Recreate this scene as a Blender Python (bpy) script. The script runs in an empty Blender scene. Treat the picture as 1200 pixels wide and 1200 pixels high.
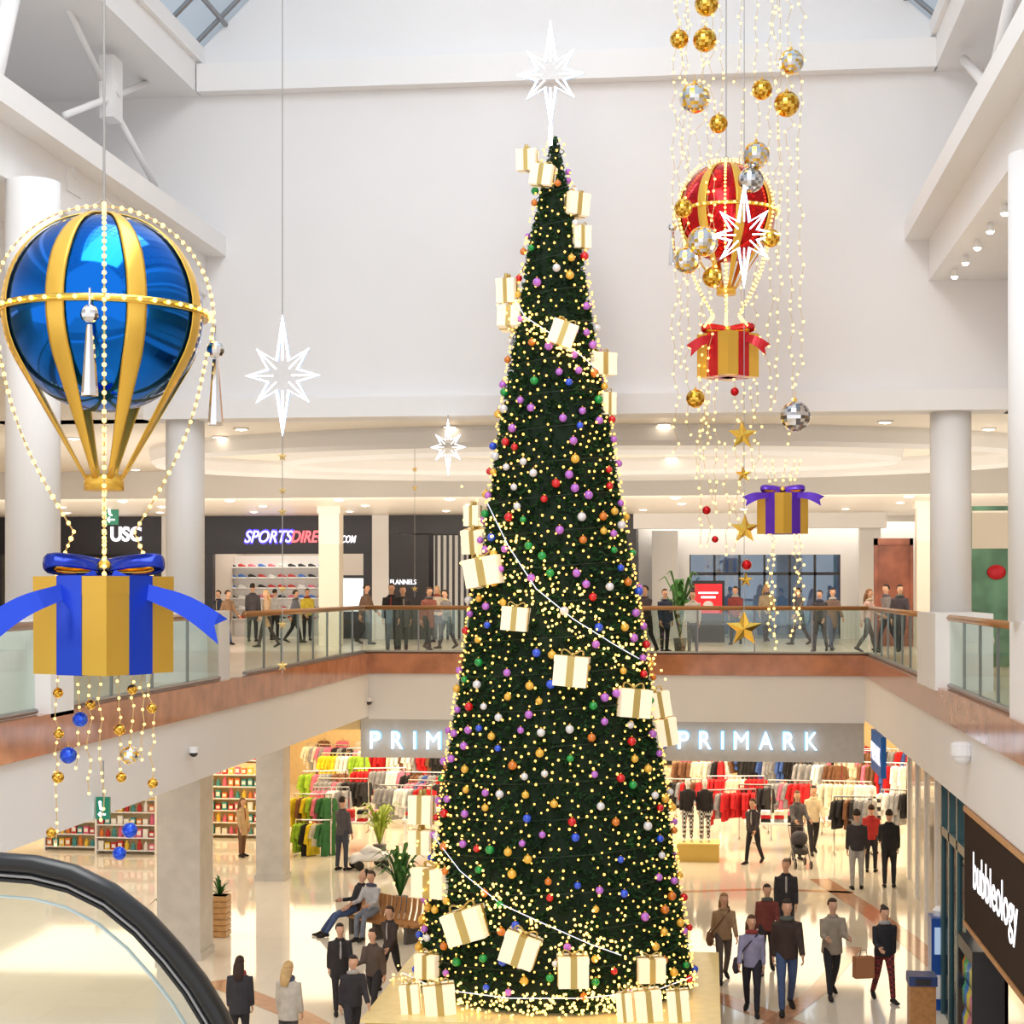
import bpy,bmesh,math,random
from math import sin,cos,pi,radians,sqrt,atan
from mathutils import Vector as V, Matrix as MX
rnd=random.Random(5)
S=bpy.context.scene; COL=S.collection
F=2000.;HZ=690.;A=atan(.115);CH=7.1
try:
    S.view_settings.view_transform='Standard'
except Exception: pass
# ---------- pixel helpers
def ray(px,py): return V((-sin(A),cos(A),0))+V((cos(A),sin(A),0))*((px-600)/F)+V((0,0,(HZ-py)/F))
def at(px,py,Y): d=ray(px,py); return V((0,0,CH))+d*(Y/d.y)
def atz(px,py,z): d=ray(px,py); return V((0,0,CH))+d*((z-CH)/d.z)
def atx(px,py,X): d=ray(px,py); return V((0,0,CH))+d*(X/d.x)
def scl(px,Y): return F*(cos(A)+sin(A)*(px-600)/F)/Y
# ---------- materials
def L(r,g,b):
    f=lambda c:((c/255+.055)/1.055)**2.4 if c>10 else c/255/12.92
    return (f(r),f(g),f(b))
MATS={}
def mat(n,c,r=.5,m=0,e=0,noise=0,ns=6,samp=True,coat=0,spec=.5):
    if n in MATS: return MATS[n]
    k=bpy.data.materials.new(n);k.use_nodes=True;nt=k.node_tree;b=nt.nodes['Principled BSDF']
    c=L(*c);b.inputs['Base Color'].default_value=(*c,1);b.inputs['Roughness'].default_value=r;b.inputs['Metallic'].default_value=m
    b.inputs['Coat Weight'].default_value=coat;b.inputs['Specular IOR Level'].default_value=spec
    if noise:
        tc=nt.nodes.new('ShaderNodeTexCoord');t=nt.nodes.new('ShaderNodeTexNoise');t.inputs['Scale'].default_value=ns
        rp=nt.nodes.new('ShaderNodeValToRGB');rp.color_ramp.elements[0].position=.3;rp.color_ramp.elements[1].position=.7
        rp.color_ramp.elements[0].color=(*[x*(1-noise) for x in c],1);rp.color_ramp.elements[1].color=(*[min(1,x*(1+noise)) for x in c],1)
        nt.links.new(tc.outputs['Object'],t.inputs['Vector']);nt.links.new(t.outputs['Fac'],rp.inputs['Fac']);nt.links.new(rp.outputs['Color'],b.inputs['Base Color'])
    if e:
        b.inputs['Emission Color'].default_value=(*c,1);b.inputs['Emission Strength'].default_value=e
        if not samp: k.cycles.emission_sampling='NONE'
    MATS[n]=k;return k
def bulbmat(n,c,e):
    k=mat(n,c,.5,0,e,samp=False);k.node_tree.nodes['Principled BSDF'].inputs['Base Color'].default_value=(.25,.18,.06,1);return k
def glass(n,tint,ref=.08,rough=.02):
    if n in MATS: return MATS[n]
    k=bpy.data.materials.new(n);k.use_nodes=True;nt=k.node_tree;nt.nodes.clear()
    o=nt.nodes.new('ShaderNodeOutputMaterial');t=nt.nodes.new('ShaderNodeBsdfTransparent');g=nt.nodes.new('ShaderNodeBsdfGlossy');x=nt.nodes.new('ShaderNodeMixShader')
    t.inputs['Color'].default_value=(*tint,1);g.inputs['Roughness'].default_value=rough;x.inputs['Fac'].default_value=ref
    nt.links.new(t.outputs[0],x.inputs[1]);nt.links.new(g.outputs[0],x.inputs[2]);nt.links.new(x.outputs[0],o.inputs[0])
    MATS[n]=k;return k
def tilemat(n,c1,c2,scale,r,bw=1.,bh=1.):
    k=mat(n,c1,r);nt=k.node_tree;b=nt.nodes['Principled BSDF']
    tc=nt.nodes.new('ShaderNodeTexCoord');t=nt.nodes.new('ShaderNodeTexBrick');t.offset=0
    t.inputs['Scale'].default_value=scale;t.inputs['Brick Width'].default_value=bw;t.inputs['Row Height'].default_value=bh;t.inputs['Mortar Size'].default_value=.006
    t.inputs['Color1'].default_value=(*L(*c1),1);t.inputs['Color2'].default_value=(*[x*.95 for x in L(*c1)],1);t.inputs['Mortar'].default_value=(*L(*c2),1)
    nt.links.new(tc.outputs['Object'],t.inputs['Vector']);nt.links.new(t.outputs['Color'],b.inputs['Base Color']);return k
def checkmat(n,c1,c2,s):
    k=mat(n,c1,.8);nt=k.node_tree;b=nt.nodes['Principled BSDF'];tc=nt.nodes.new('ShaderNodeTexCoord');t=nt.nodes.new('ShaderNodeTexChecker')
    t.inputs['Scale'].default_value=s;t.inputs['Color1'].default_value=(*L(*c1),1);t.inputs['Color2'].default_value=(*L(*c2),1)
    nt.links.new(tc.outputs['Object'],t.inputs['Vector']);nt.links.new(t.outputs['Color'],b.inputs['Base Color']);return k
WH=mat('white_paint',(240,238,238),.6,noise=.012,ns=.6);WH2=mat('white_beam',(243,241,240),.5,noise=.012,ns=.5);CEIL=mat('ceiling_cream',(246,236,220),.35,noise=.02,ns=.5)
FLOOR=tilemat('floor_tiles',(238,227,209),(228,215,196),1,.06);FLOOR2=tilemat('upper_tiles',(226,214,200),(210,197,180),1,.25)
MARB=mat('brown_marble',(190,128,94),.08,noise=.2,ns=2.5);INLAY=mat('floor_inlay',(206,156,122),.1,noise=.1)
BRONZE=mat('bronze_rail',(176,128,84),.3,.5);GL=glass('rail_glass',(.86,.93,.9),.1);GLC=glass('clear_glass',(.94,.97,.97),.07);ROOFG=glass('roof_glass',(.56,.64,.71),.06)
DARK=mat('dark_panel',(38,34,36),.35,noise=.1);CHAR=mat('charcoal',(62,58,58),.5);BLACKR=mat('black_rubber',(16,16,17),.3);CHR=mat('chrome',(200,200,204),.12,1);STEEL=mat('steel',(150,150,152),.35,.8)
GOLD=mat('gold_foil',(238,192,80),.28,.55);GOLDM=mat('gold_chrome',(248,204,92),.18,1);GOLDS=mat('gold_ribbon',(212,184,110),.3,.4);SILV=mat('silver_chrome',(225,225,228),.12,1)
BLUEC=mat('blue_chrome',(14,104,205),.08,.92);BLUER=mat('blue_ribbon',(34,76,222),.16,.4);BLUED=mat('blue_bow_dark',(22,52,170),.16,.5);REDC=mat('red_chrome',(206,30,36),.14,.8);REDR=mat('red_ribbon',(200,22,34),.2,.3);PURR=mat('purple_ribbon',(98,48,192),.2,.3)
WBOX=mat('cream_gift_paper_glow',(255,238,206),.5,e=.4,samp=False);WARM=bulbmat('warm_bulb',(255,192,92),2.9);WARM2=bulbmat('warm_bulb_bright',(255,202,108),4.2);LED=mat('led_white',(240,245,255),.4,e=8,samp=False)  # gift paper has a warm glow put into its material, no lamp inside
LEDB=mat('led_pale_blue',(238,248,255),.4,e=1.6,samp=False);GLOW=mat('letter_halo',(140,205,245),.5,e=.6,samp=False);LEDW=mat('sign_white',(250,248,255),.4,e=1.4,samp=False);SPOT=mat('spot_lens',(255,236,205),.4,e=9,samp=False)
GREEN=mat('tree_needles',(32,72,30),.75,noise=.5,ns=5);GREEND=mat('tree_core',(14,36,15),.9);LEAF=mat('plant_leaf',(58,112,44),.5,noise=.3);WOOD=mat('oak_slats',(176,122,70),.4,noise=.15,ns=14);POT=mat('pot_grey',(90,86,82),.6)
CONC=mat('stone_column',(200,194,186),.4,noise=.08,ns=3);TEAL=mat('teal_frame',(62,92,98),.35);CABLE=mat('cable_clear',(220,190,130),.5);WIRE=mat('steel_wire',(170,168,166),.4,.3)
GREY=mat('sign_grey',(204,202,200),.5,noise=.04);SHOPW=mat('shop_wall',(240,214,164),.6,noise=.04);PLAT=mat('gold_platform',(216,182,104),.3,.3,noise=.06);SDK=mat('sign_matt_brown',(64,52,45),.95,spec=.05)
# ---------- mesh builder
def tag(o,lab=None,cat=None,grp=None,kind=None):
    if lab:o['label']=lab
    if cat:o['category']=cat
    if grp:o['group']=grp
    if kind:o['kind']=kind
    return o
class B:
    def __init__(s): s.v=[];s.f=[];s.m=[]
    def add(s,vs,fs,mi=0):
        o=len(s.v);s.v+=[tuple(p) for p in vs];s.f+=[tuple(i+o for i in f) for f in fs];s.m+=[mi]*len(fs);return s
    def box(s,x0,x1,y0,y1,z0,z1,mi=0,X=None):
        vs=[V((x,y,z)) for x in(x0,x1) for y in(y0,y1) for z in(z0,z1)]
        if X: vs=[X@p for p in vs]
        return s.add(vs,[(0,1,3,2),(4,6,7,5),(0,4,5,1),(2,3,7,6),(0,2,6,4),(1,5,7,3)],mi)
    def loft(s,ps,rs,n=10,ref=(1,0,0),mi=0,cl=False):
        ps=[V(p) for p in ps];k=len(ps);ref=V(ref);vs=[];fs=[]
        if not isinstance(rs,list): rs=[rs]*k
        for i,p in enumerate(ps):
            t=(ps[(i+1)%k]-ps[i-1]) if cl else (ps[min(i+1,k-1)]-ps[max(i-1,0)])
            t.normalize();u=ref-t*ref.dot(t)
            if u.length<.08: u=V((0,1,.3));u=u-t*u.dot(t)
            u.normalize();w=t.cross(u);r=rs[i];a,b=r if isinstance(r,tuple) else (r,r)
            vs+=[p+u*a*cos(2*pi*j/n)+w*b*sin(2*pi*j/n) for j in range(n)]
        for i in range(k if cl else k-1):
            q=(i+1)%k
            for j in range(n): fs.append((i*n+j,i*n+(j+1)%n,q*n+(j+1)%n,q*n+j))
        if not cl: fs+=[tuple(range(n))[::-1],tuple((k-1)*n+j for j in range(n))]
        return s.add(vs,fs,mi)
    def lathe(s,prof,n=16,c=(0,0,0),mi=0):
        c=V(c);vs=[];fs=[];k=len(prof)
        for r,z in prof: vs+=[c+V((r*cos(2*pi*j/n),r*sin(2*pi*j/n),z)) for j in range(n)]
        for i in range(k-1):
            for j in range(n): fs.append((i*n+j,i*n+(j+1)%n,(i+1)*n+(j+1)%n,(i+1)*n+j))
        fs+=[tuple(range(n))[::-1],tuple((k-1)*n+j for j in range(n))]
        return s.add(vs,fs,mi)
    def ball(s,c,r,n=10,m=7,mi=0,sc=(1,1,1)):
        c=V(c);vs=[];fs=[]
        for i in range(m+1):
            t=pi*i/m
            for j in range(n):
                p=2*pi*j/n;vs.append(c+V((r*sc[0]*max(sin(t),1e-3)*cos(p),r*sc[1]*max(sin(t),1e-3)*sin(p),r*sc[2]*cos(t))))
        for i in range(m):
            for j in range(n): fs.append((i*n+j,(i+1)*n+j,(i+1)*n+(j+1)%n,i*n+(j+1)%n))
        return s.add(vs,fs,mi)
    def prism(s,pts,t,mi=0,X=None):
        n=len(pts);vs=[V((x,-t/2,z)) for x,z in pts]+[V((x,t/2,z)) for x,z in pts]
        if X: vs=[X@p for p in vs]
        return s.add(vs,[tuple(range(n)),tuple(range(2*n-1,n-1,-1))]+[(i,i+n,(i+1)%n+n,(i+1)%n) for i in range(n)],mi)
    def tf(s,X): s.v=[tuple(X@V(v)) for v in s.v];return s
    def mesh(s,name,mats,sm=False):
        me=bpy.data.meshes.new(name);me.from_pydata(s.v,[],s.f)
        for k in(mats if isinstance(mats,list) else [mats]): me.materials.append(k)
        me.polygons.foreach_set('material_index',s.m)
        if sm: me.polygons.foreach_set('use_smooth',[True]*len(s.f))
        bm=bmesh.new();bm.from_mesh(me);bmesh.ops.recalc_face_normals(bm,faces=bm.faces);bm.to_mesh(me);bm.free();me.update();return me
    def go(s,name,mats,par=None,lab=None,cat=None,grp=None,kind=None,loc=None,sm=False,rz=0):
        return ob(name,s.mesh(name,mats,sm),par,lab,cat,grp,kind,loc,rz)
def ob(name,me,par=None,lab=None,cat=None,grp=None,kind=None,loc=None,rz=0):
    o=bpy.data.objects.new(name,me);COL.objects.link(o)
    if par:o.parent=par
    if loc is not None:o.location=loc
    if rz:o.rotation_euler.z=rz
    return tag(o,lab,cat,grp,kind)
def empty(name,loc,rz=0,lab=None,cat=None,grp=None): return ob(name,None,None,lab,cat,grp,None,loc,rz)
def dup(r,loc,rz=0,lab=None,cat=None,grp=None,sc=None,m=None):
    c=r.copy();COL.objects.link(c);c.location=loc;c.rotation_euler.z=rz
    if sc is not None:c.scale=sc if isinstance(sc,tuple) else (sc,)*3
    tag(c,lab,cat,grp)
    for ch in r.children:
        d=ch.copy();COL.objects.link(d);d.parent=c
        for g in ch.children:
            e=g.copy();COL.objects.link(e);e.parent=d
    return c
def st(name,b,m): return b.go(name,m,kind='structure')
TEXTS=[]
def text(s,w,h,loc,m,par=None,face='Y',shear=0,bold=.02,name='lettering',ext=.03):
    cu=bpy.data.curves.new('lettering','FONT');cu.body=s;cu.size=1;cu.extrude=ext;cu.offset=bold;cu.shear=shear;cu.align_x='CENTER';cu.resolution_u=4
    o=bpy.data.objects.new(name,cu);COL.objects.link(o);TEXTS.append((o,w,h,loc,m,par,face,name));return o
def area(loc,rot,sx,sy,P,c=(1,1,1)):
    l=bpy.data.lights.new('area_lamp','AREA');l.shape='RECTANGLE';l.size=sx;l.size_y=sy;l.energy=P;l.color=c
    o=bpy.data.objects.new('area_lamp',l);COL.objects.link(o);o.location=loc;o.rotation_euler=rot;return o
# ---------- camera and world
cam=bpy.data.cameras.new('camera');co=bpy.data.objects.new('camera',cam);COL.objects.link(co);co.location=(0,0,CH);co.rotation_euler=(pi/2,0,A)
cam.sensor_width=36;cam.lens=60;cam.shift_y=.075;cam.clip_end=300;S.camera=co
w=bpy.data.worlds.new('world');S.world=w;w.use_nodes=True;w.node_tree.nodes['Background'].inputs[0].default_value=(.985,.99,1,1);w.node_tree.nodes['Background'].inputs[1].default_value=1.33
# ---------- setting
XL,XR,YB,ZU,YW,ZS=-8.4,3.75,41.8,5.45,30.,3.93
ZH=10.15
st('floor',B().box(-32,26,2,75,-.2,0),FLOOR)
b=B();b.box(-32,XL,3,75,ZS,ZU-.02).box(XL,XR,YB,75,ZS-.07,ZU-.02).box(XR,26,3,75,ZS,ZU-.02).box(XL,XR,-4,6,ZS,ZU-.02);st('floor_upper_slab',b,WH)
b=B();b.box(-32,XL,3,75,ZU-.02,ZU).box(XL,XR,YB,75,ZU-.02,ZU).box(XR,26,3,75,ZU-.02,ZU).box(XL,XR,-4,6,ZU-.02,ZU);st('floor_upper',b,FLOOR2)
st('trim_1',B().box(XL-.1,XL+.05,7,YB+.05,5.0,5.5),MARB);st('trim_2',B().box(XL+.05,XR-.05,YB-.06,YB+.1,5.0,5.5),MARB);st('trim_3',B().box(XR-.05,XR+.1,7,YB+.05,5.0,5.5),MARB)
st('wall_back',B().box(-13,8,YW,YW+.5,ZH,22),WH)
st('trim_4',B().box(-13,8,YW-.25,YW,ZH,10.5),WH2);st('trim_5',B().box(-9.1,3.88,YW-.3,YW,16.0,16.5),WH2)
for i,(x0,x1,xo,xw,xu) in enumerate(((-13,-8.64,-9.0,-10.1,-9.12),(7.5,3.36,3.77,5.1,3.86))):
    lo=lambda a,c:(min(a,c),max(a,c));sd='left' if i==0 else 'right'
    st('trim_%d'%(6+i*4),B().box(*lo(x0,x1),3,YW,13.1,13.44),WH2);st('trim_%d'%(7+i*4),B().box(*lo(x0,xo),3,YW,12.4,13.1),WH2)
    st('wall_recess_'+sd,B().box(*lo(xw,xw+(-.3 if i==0 else .3)),3,YW,ZH+.25,12.4),WH)
    st('trim_%d'%(8+i*4),B().box(*lo(x0,xu),3,YW,16.0,16.55),WH2)
    st('wall_upper_'+sd,B().box(*lo(x0,x0+(-.3 if i==0 else .3)),3,YW+.5,13.1,22),WH)
st('ceiling',B().box(-32,-10.1,3,43,ZH,ZH+.25).box(5.1,26,3,43,ZH,ZH+.25).box(-10.1,5.1,YW+.5,43,ZH,ZH+.25),CEIL)
st('ceiling_low',B().box(-32,26,43.3,75,9.5,9.7),CEIL);st('trim_14',B().box(-32,26,43,43.3,9.45,10.3),WH2)
for nm,cx,cy,rx,ry in(('ceiling_ring_large',-2.6,36.9,9.5,5.2),('ceiling_ring_small',-2.6,36.9,6.6,3.0)):
    st(nm,B().loft([(cx+rx*cos(2*pi*i/64),cy+ry*sin(2*pi*i/64),ZH-.09) for i in range(64)],(.3,.13),8,ref=(.01,.01,1),cl=True),WH2)
# roof skylights
def skylight(nm,xa,za,xb,zb,pane=True):
    f=B();y=4.
    while y<YW: f.loft([(xa,y,za),(xb,y,zb)],.05,6);y+=1.35
    for t in(0,.12,.35,.7,1): f.loft([(xa+(xb-xa)*t,3,za+(zb-za)*t),(xa+(xb-xa)*t,YW,za+(zb-za)*t)],.05,6)
    o=st(nm,f,STEEL)
    if pane: B().add([(xa,3,za),(xa,YW,za),(xb,YW,zb),(xb,3,zb)],[(0,1,2,3)]).go('pane',ROOFG,o)
skylight('window_1',-9.15,16.8,-5,20.8);skylight('window_2',3.9,16.8,-.5,20.8);skylight('window_3',-5,20.85,-.5,20.85,False)
for i,(xa) in enumerate((-9.15,3.9)): st('trim_%d'%(16+i),B().box(xa-.12,xa+.12,3,YW,16.55,16.85),WH2)
# outer shells
st('wall_left',B().box(-32.3,-32,2,75,0,10.5),SHOPW);st('wall_right',B().box(26,26.3,2,75,0,10.5),SHOPW);st('wall_far',B().box(-32,26,75,75.3,0,10.5),SHOPW)
# round columns on the balconies
def col(X,Y,zt,lab,bx=(-.4,.4,-.4,.4)):
    r=empty('round_column',(X,Y,ZU),0,lab,'column','round columns along the balcony')
    B().lathe([(.35,1.25),(.35,zt-ZU)],28).go('shaft',WH2,r,sm=True);B().box(*bx,0,1.25).go('base',WH2,r)
xc=at(217,690,30.25).x;xd=at(1114,690,30.25).x
col(xc,30.25,ZH,'round white column on left balcony beside the blue balloon',(-.4,.72,-1.0,.4));col(-8.75,21.4,12.4,'round white column at the left edge behind the blue balloon')
col(xd,30.25,ZH,'round white column on right balcony with glass on both sides',(-.52,.4,-2.0,.4));col(3.99,21.4,12.4,'round white column at the right edge of the picture',(-.25,.45,-.5,.5))
# lower square columns
def lcol(px,py,w,lab):
    p=atz(px,py,0);B().box(-w/2,w/2,-w/2,w/2,0,ZS).box(-w/2-.03,w/2+.03,-w/2-.03,w/2+.03,0,.15).go('square_column',CONC,None,lab,'column',loc=p)
lcol(217,1120,.85,'wide beige stone pillar under the left balcony, nearer one');lcol(320,1030,.68,'narrow beige stone pillar between the two lit shop windows')
# truss work
def truss(pts,r,lab,plates=(),X=-10.):
    t=empty('roof_brace',atx(*pts[0][0],X),0,lab,'roof brace');o=t.location.copy()
    for a,c in pts: B().loft([atx(*a,X)-o,atx(*c,X)-o],r,10).go('strut',WH2,t,sm=True)
    for (x,y,w,h) in plates:
        p=atx(x,y,X)-o;k=scl(x,p.y+o.y);B().box(p.x-.12,p.x+.12,p.y-w/k,p.y+w/k,p.z-h/k,p.z+h/k).go('gusset_plate',WH2,t)
        B().loft([p+V((.1,0,0)),p+V((.16,0,0))],.12,16).go('bolt_cover',WH,t)
    return t
truss([((70,-10),(118,92)),((76,135),(186,92)),((140,140),(182,218))],.055,'thin white rods meeting in a square joint box at upper left',[(130,105,16,36)],-9.8)
truss([((-10,95),(15,-20))],.14,'thick white diagonal brace in the top left corner',[(78,200,22,28)],-9.1)
truss([((1130,70),(1165,110)),((1190,-30),(1150,150))],.08,'white diagonal braces high up on the right side',[(1152,178,14,24)],4.2)
# ---------- balustrades
def rail(p0,p1,n,lab):
    p0=V((*p0,5.5));p1=V((*p1,5.5));d=p1-p0;t=empty('glass_balustrade',p0,0,lab,'balustrade','glass balustrades of the balcony')
    nx=d.normalized();B().loft([V((0,0,1.13)),d+V((0,0,1.13))],(.055,.06),10,ref=(0,0,1)).go('handrail',BRONZE,t,sm=True)
    sd=V((-nx.y,nx.x,0))*.012;B().loft([V((0,0,.04)),d+V((0,0,.04))],(.04,.05),8,ref=(0,0,1)).go('base_rail',STEEL,t)
    for i in range(n):
        a=d*(i/n)+nx*.03;c=d*((i+1)/n)-nx*.03
        B().add([a-sd+V((0,0,.06)),c-sd+V((0,0,.06)),c-sd+V((0,0,1.1)),a-sd+V((0,0,1.1)),a+sd+V((0,0,.06)),c+sd+V((0,0,.06)),c+sd+V((0,0,1.1)),a+sd+V((0,0,1.1))],[(0,1,2,3),(7,6,5,4),(0,4,5,1),(3,2,6,7),(0,3,7,4),(1,5,6,2)]).go('glass_panel',GL,t)
        if i: B().box(-.02,.02,-.02,.02,0,1.1).go('post',STEEL,t,loc=d*(i/n))
xl,xr=XL-.12,XR+.12
rail((xl,YB),(xl,30.8),8,'glass balustrade with bronze handrail along the left balcony behind the column');rail((xl,29.1),(xl,21.9),4,'glass balustrade on left balcony between the two columns')
rail((xl,20.9),(xl,9),6,'nearest glass balustrade of the left balcony');rail((xl,YB+.02),(xr,YB+.02),9,'long glass balustrade across the far balcony behind the tree')
rail((xr,YB),(xr,30.8),8,'glass balustrade with bronze handrail along the far right balcony');rail((xr,28.1),(xr,22.0),4,'glass balustrade on right balcony between the two columns');rail((xr,20.8),(xr,9),6,'nearest glass balustrade of the right balcony')
# ---------- upper shops (plane Y=55)
YS=55.;X5=lambda px:at(px,690,YS).x;Z5=lambda px,py:at(px,py,YS).z
def shop(px0,px1,zt,lab,m=DARK,interior=CHAR,glassy=False):
    x0,x1=X5(px0),X5(px1);t=empty('shop_facade',(x0,YS,ZU),0,lab,'shop');W=x1-x0
    B().box(0,W,-.15,.15,zt-ZU,9.5-ZU).go('sign_band',m,t);B().box(0,.3,-.1,.2,0,zt-ZU).go('door_jamb',m,t);B().box(W-.3,W,-.1,.2,0,zt-ZU).go('door_jamb',m,t)
    B().box(.02,W-.02,4.5,4.7,0,9.5-ZU).box(.02,.12,.2,4.5,0,9.5-ZU).box(W-.12,W-.02,.2,4.5,0,9.5-ZU).go('interior_wall',interior,t)
    if glassy: B().box(.3,W*.42,0,.03,0,zt-ZU).go('shop_window',GLC,t)
    return t
NAVY=mat('navy_band',(36,34,44),.4);CREAMI=mat('shop_cream',(206,196,186),.6)
t1=shop(-10,190,8.25,'dark shop with white letters on its band behind the blue gift box',NAVY,CHAR,True)
text('USC',1.05,.5,(X5(150),YS-.2,Z5(150,626)),LEDW,t1,bold=.03)
t2=shop(240,437,8.25,'dark sportswear shop with lilac and red illuminated lettering',NAVY,CREAMI,False)
LIL=mat('sign_lilac',(200,200,255),.4,e=1.5,samp=False);RSG=mat('sign_red',(250,110,120),.4,e=1.2,samp=False);VIO=mat('violet_halo',(86,70,230),.5,e=1.0,samp=False)
text('SPORTS',1.62,.4,(X5(317),YS-.23,Z5(320,629)),LIL,t2,shear=.3,bold=.01);text('SPORTS',1.72,.5,(X5(317),YS-.17,Z5(320,629)),VIO,t2,shear=.3,bold=.05,ext=.005,name='lettering_halo');text('DIRECT',1.5,.4,(X5(369),YS-.2,Z5(368,629)),RSG,t2,shear=.3,bold=.02);text('.COM',.56,.24,(X5(409),YS-.2,Z5(407,632)),LEDW,t2,shear=.3,bold=.005)
t3=shop(457,560,8.9,'black shop with small white letters and vertical slats',DARK,CHAR,False)
text('FLANNELS',.85,.16,(X5(474),YS-.22,Z5(474,682)),LEDW,t3,bold=.0);B().box(.2,1.3,-.14,-.1,0,3.4).go('black_panel',DARK,t3)
b=B();[b.box(1.5+i*.19,1.57+i*.19,-.1,.05,0,3.4) for i in range(7)];b.go('slat_screen',DARK,t3)
B().box(1.4,2.6,.3,.34,0,3.4).go('light_panel',mat('panel_light',(230,215,195),.5,e=.5),t3)
t4=shop(566,746,8.7,'dark shop hidden mostly behind the tree',DARK,CHAR,True)
st('wall_pier',B().box(X5(437)+.01,X5(457)-.01,YS-.2,YS+.3,ZU,9.5).box(X5(190)+.01,X5(240)-.01,YS-.1,YS+.3,ZU,9.5),WH)
# right concourse wall with glazed entrance
YE=57.;XE=lambda px:at(px,690,YE).x;ze=lambda py:at(890,py,YE).z
b=B();b.box(XE(746),XE(808),YE,YE+.4,ZU,9.5).box(XE(985),XE(1003),YE,YE+.4,ZU,9.5).box(XE(1003),26,YE,YE+.4,ZU,9.5).box(XE(808),XE(985),YE,YE+.4,ze(650),9.5)
st('wall_concourse',b,WH2);st('trim_18',B().box(XE(746),XE(1030),YE-2.5,YE-2.1,ze(622),9.5),WH2)
st('trim_19',B().box(XE(765),XE(795),YE-.9,YE-.3,ZU,9.0),WH2);st('trim_20',B().box(XE(1003),XE(1028),YE-1.2,YE-.5,ZU,9.2),WH2)
d=B();x0,x1=XE(808),XE(985);n=6
for i in range(n+1): d.box(x0+(x1-x0)*i/n-.04,x0+(x1-x0)*i/n+.04,YE+.1,YE+.2,ZU,ze(650))
d.box(x0,x1,YE+.1,YE+.2,ZU+2.1,ZU+2.2)
dd=st('door_1',d,DARK);B().box(x0,x1,YE+.14,YE+.16,ZU,ze(650)).go('door_glass',glass('blue_glass',(.6,.7,.8),.15),dd)
B().box(x0-1,x1+1,YE+6,YE+6.2,ZU,9.4).go('vestibule_wall',mat('vestibule_glow',(120,140,160),.5,e=.35,noise=.6,ns=.8),dd)  # wall behind the doors glows faintly by itself, no lamp there
s0=empty('display_board',(XE(830),YE-4,ZU),0,'red illuminated advertising board beside the upper entrance doors','display board')
B().box(-.5,.5,-.08,.08,0,1.9).go('case',DARK,s0);B().box(-.42,.42,-.1,-.08,.9,1.8).go('screen',mat('red_screen',(214,30,40),.4,e=.7,noise=.3,ns=3),s0);B().box(-.3,.3,-.11,-.1,1.5,1.55).box(-.22,.22,-.11,-.1,1.36,1.42).go('screen_lines',LEDW,s0);B().ball((0,-.1,1.15),.16,sc=(1,.15,.8)).go('white_shape',WH2,s0,sm=True)
# brown shop and mural right
u=at(1047,660,50);B().box(-.45,.45,-.05,.05,0,2.9).box(-.55,-.45,-.1,.1,0,3.1).box(.45,.55,-.1,.1,0,3.1).box(-.55,.55,-.1,.1,2.9,3.1).go('poster_panel',mat('brown_poster',(160,96,74),.4,noise=.4,ns=1.5),None,'tall brown poster panel on the right concourse','poster',loc=(u.x,50,ZU))
u=at(1142,660,37);m0=empty('wall_mural',(u.x,37,ZU),0,'teal mural panel with red shapes beside the right column','mural')
B().box(-.05,1.6,0,.08,0,3.4).go('panel',mat('mural_teal',(104,150,124),.5,noise=.5,ns=1.4),m0);B().ball((.25,-.02,.9),.2,sc=(.8,.1,1.2)).go('red_disc',REDR,m0,sm=True);B().ball((.45,-.02,2.0),.2,sc=(1,.1,.8)).go('red_disc',REDR,m0,sm=True);B().ball((.3,-.04,.55),.12,sc=(1,.2,1)).go('white_shape',WH2,m0,sm=True);B().box(-.05,.8,-.02,0,2.5,3.3).go('cream_patch',CEIL,m0)
# cream pillar on upper floor
p=at(388,690,49);B().box(-.3,.3,-.3,.3,0,4.05).box(-.34,.34,-.34,.34,3.85,4.05).go('square_column',CEIL,None,'cream square pillar in front of the sportswear shop','column',loc=(p.x,49,ZU))
p=at(1084,690,48);B().box(-.25,.25,-.25,.25,0,4.05).box(-.3,.3,-.3,.3,3.85,4.05).go('square_column',CEIL,None,'cream square pillar behind the right round column','column',loc=(p.x,48,ZU))
# downlights
dl=empty('downlight',(0,0,0),0,'small round recessed ceiling downlight','downlight','recessed downlights in the upper ceiling')
B().lathe([(.15,0),(.15,-.03),(.11,-.03)],16).go('ring',WH2,dl);B().lathe([(.11,-.031),(.02,-.05)],16).go('lens',SPOT,dl)
first=True
for Y,z,xs in((31.6,ZH,range(-14,12,4)),(33.2,ZH,range(-16,12,3)),(36.5,ZH,range(-16,12,3)),(39.6,ZH,range(-17,13,3)),(42,ZH,range(-18,13,3)),(45,9.5,range(-19,14,3)),(48,9.5,range(-20,15,3)),(51.5,9.5,range(-21,15,3))):
    for x in xs:
        if first: dl.location=(x,Y,z);first=False
        else: dup(dl,(x+(Y*.37)%1.5,Y,z))
sp=empty('spotlight',(4.05,20.5,12.36),0,'white spotlight under the beam on the right','spotlight','row of spotlights under the right beam')
B().lathe([(.03,.05),(.03,0),(.05,0),(.06,-.09),(.05,-.1)],14).go('housing',WH2,sp);B().lathe([(.055,-.101),(.03,-.13)],12).go('lens',mat('spot_bright',(255,244,225),.4,e=25,samp=False),sp)
for i in range(1,8): dup(sp,(4.05,20.5+i*1.2,12.36))
dup(sp,(-9.3,19.6,12.36),0,'single bright spotlight under the beam at the left edge','spotlight')
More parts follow.
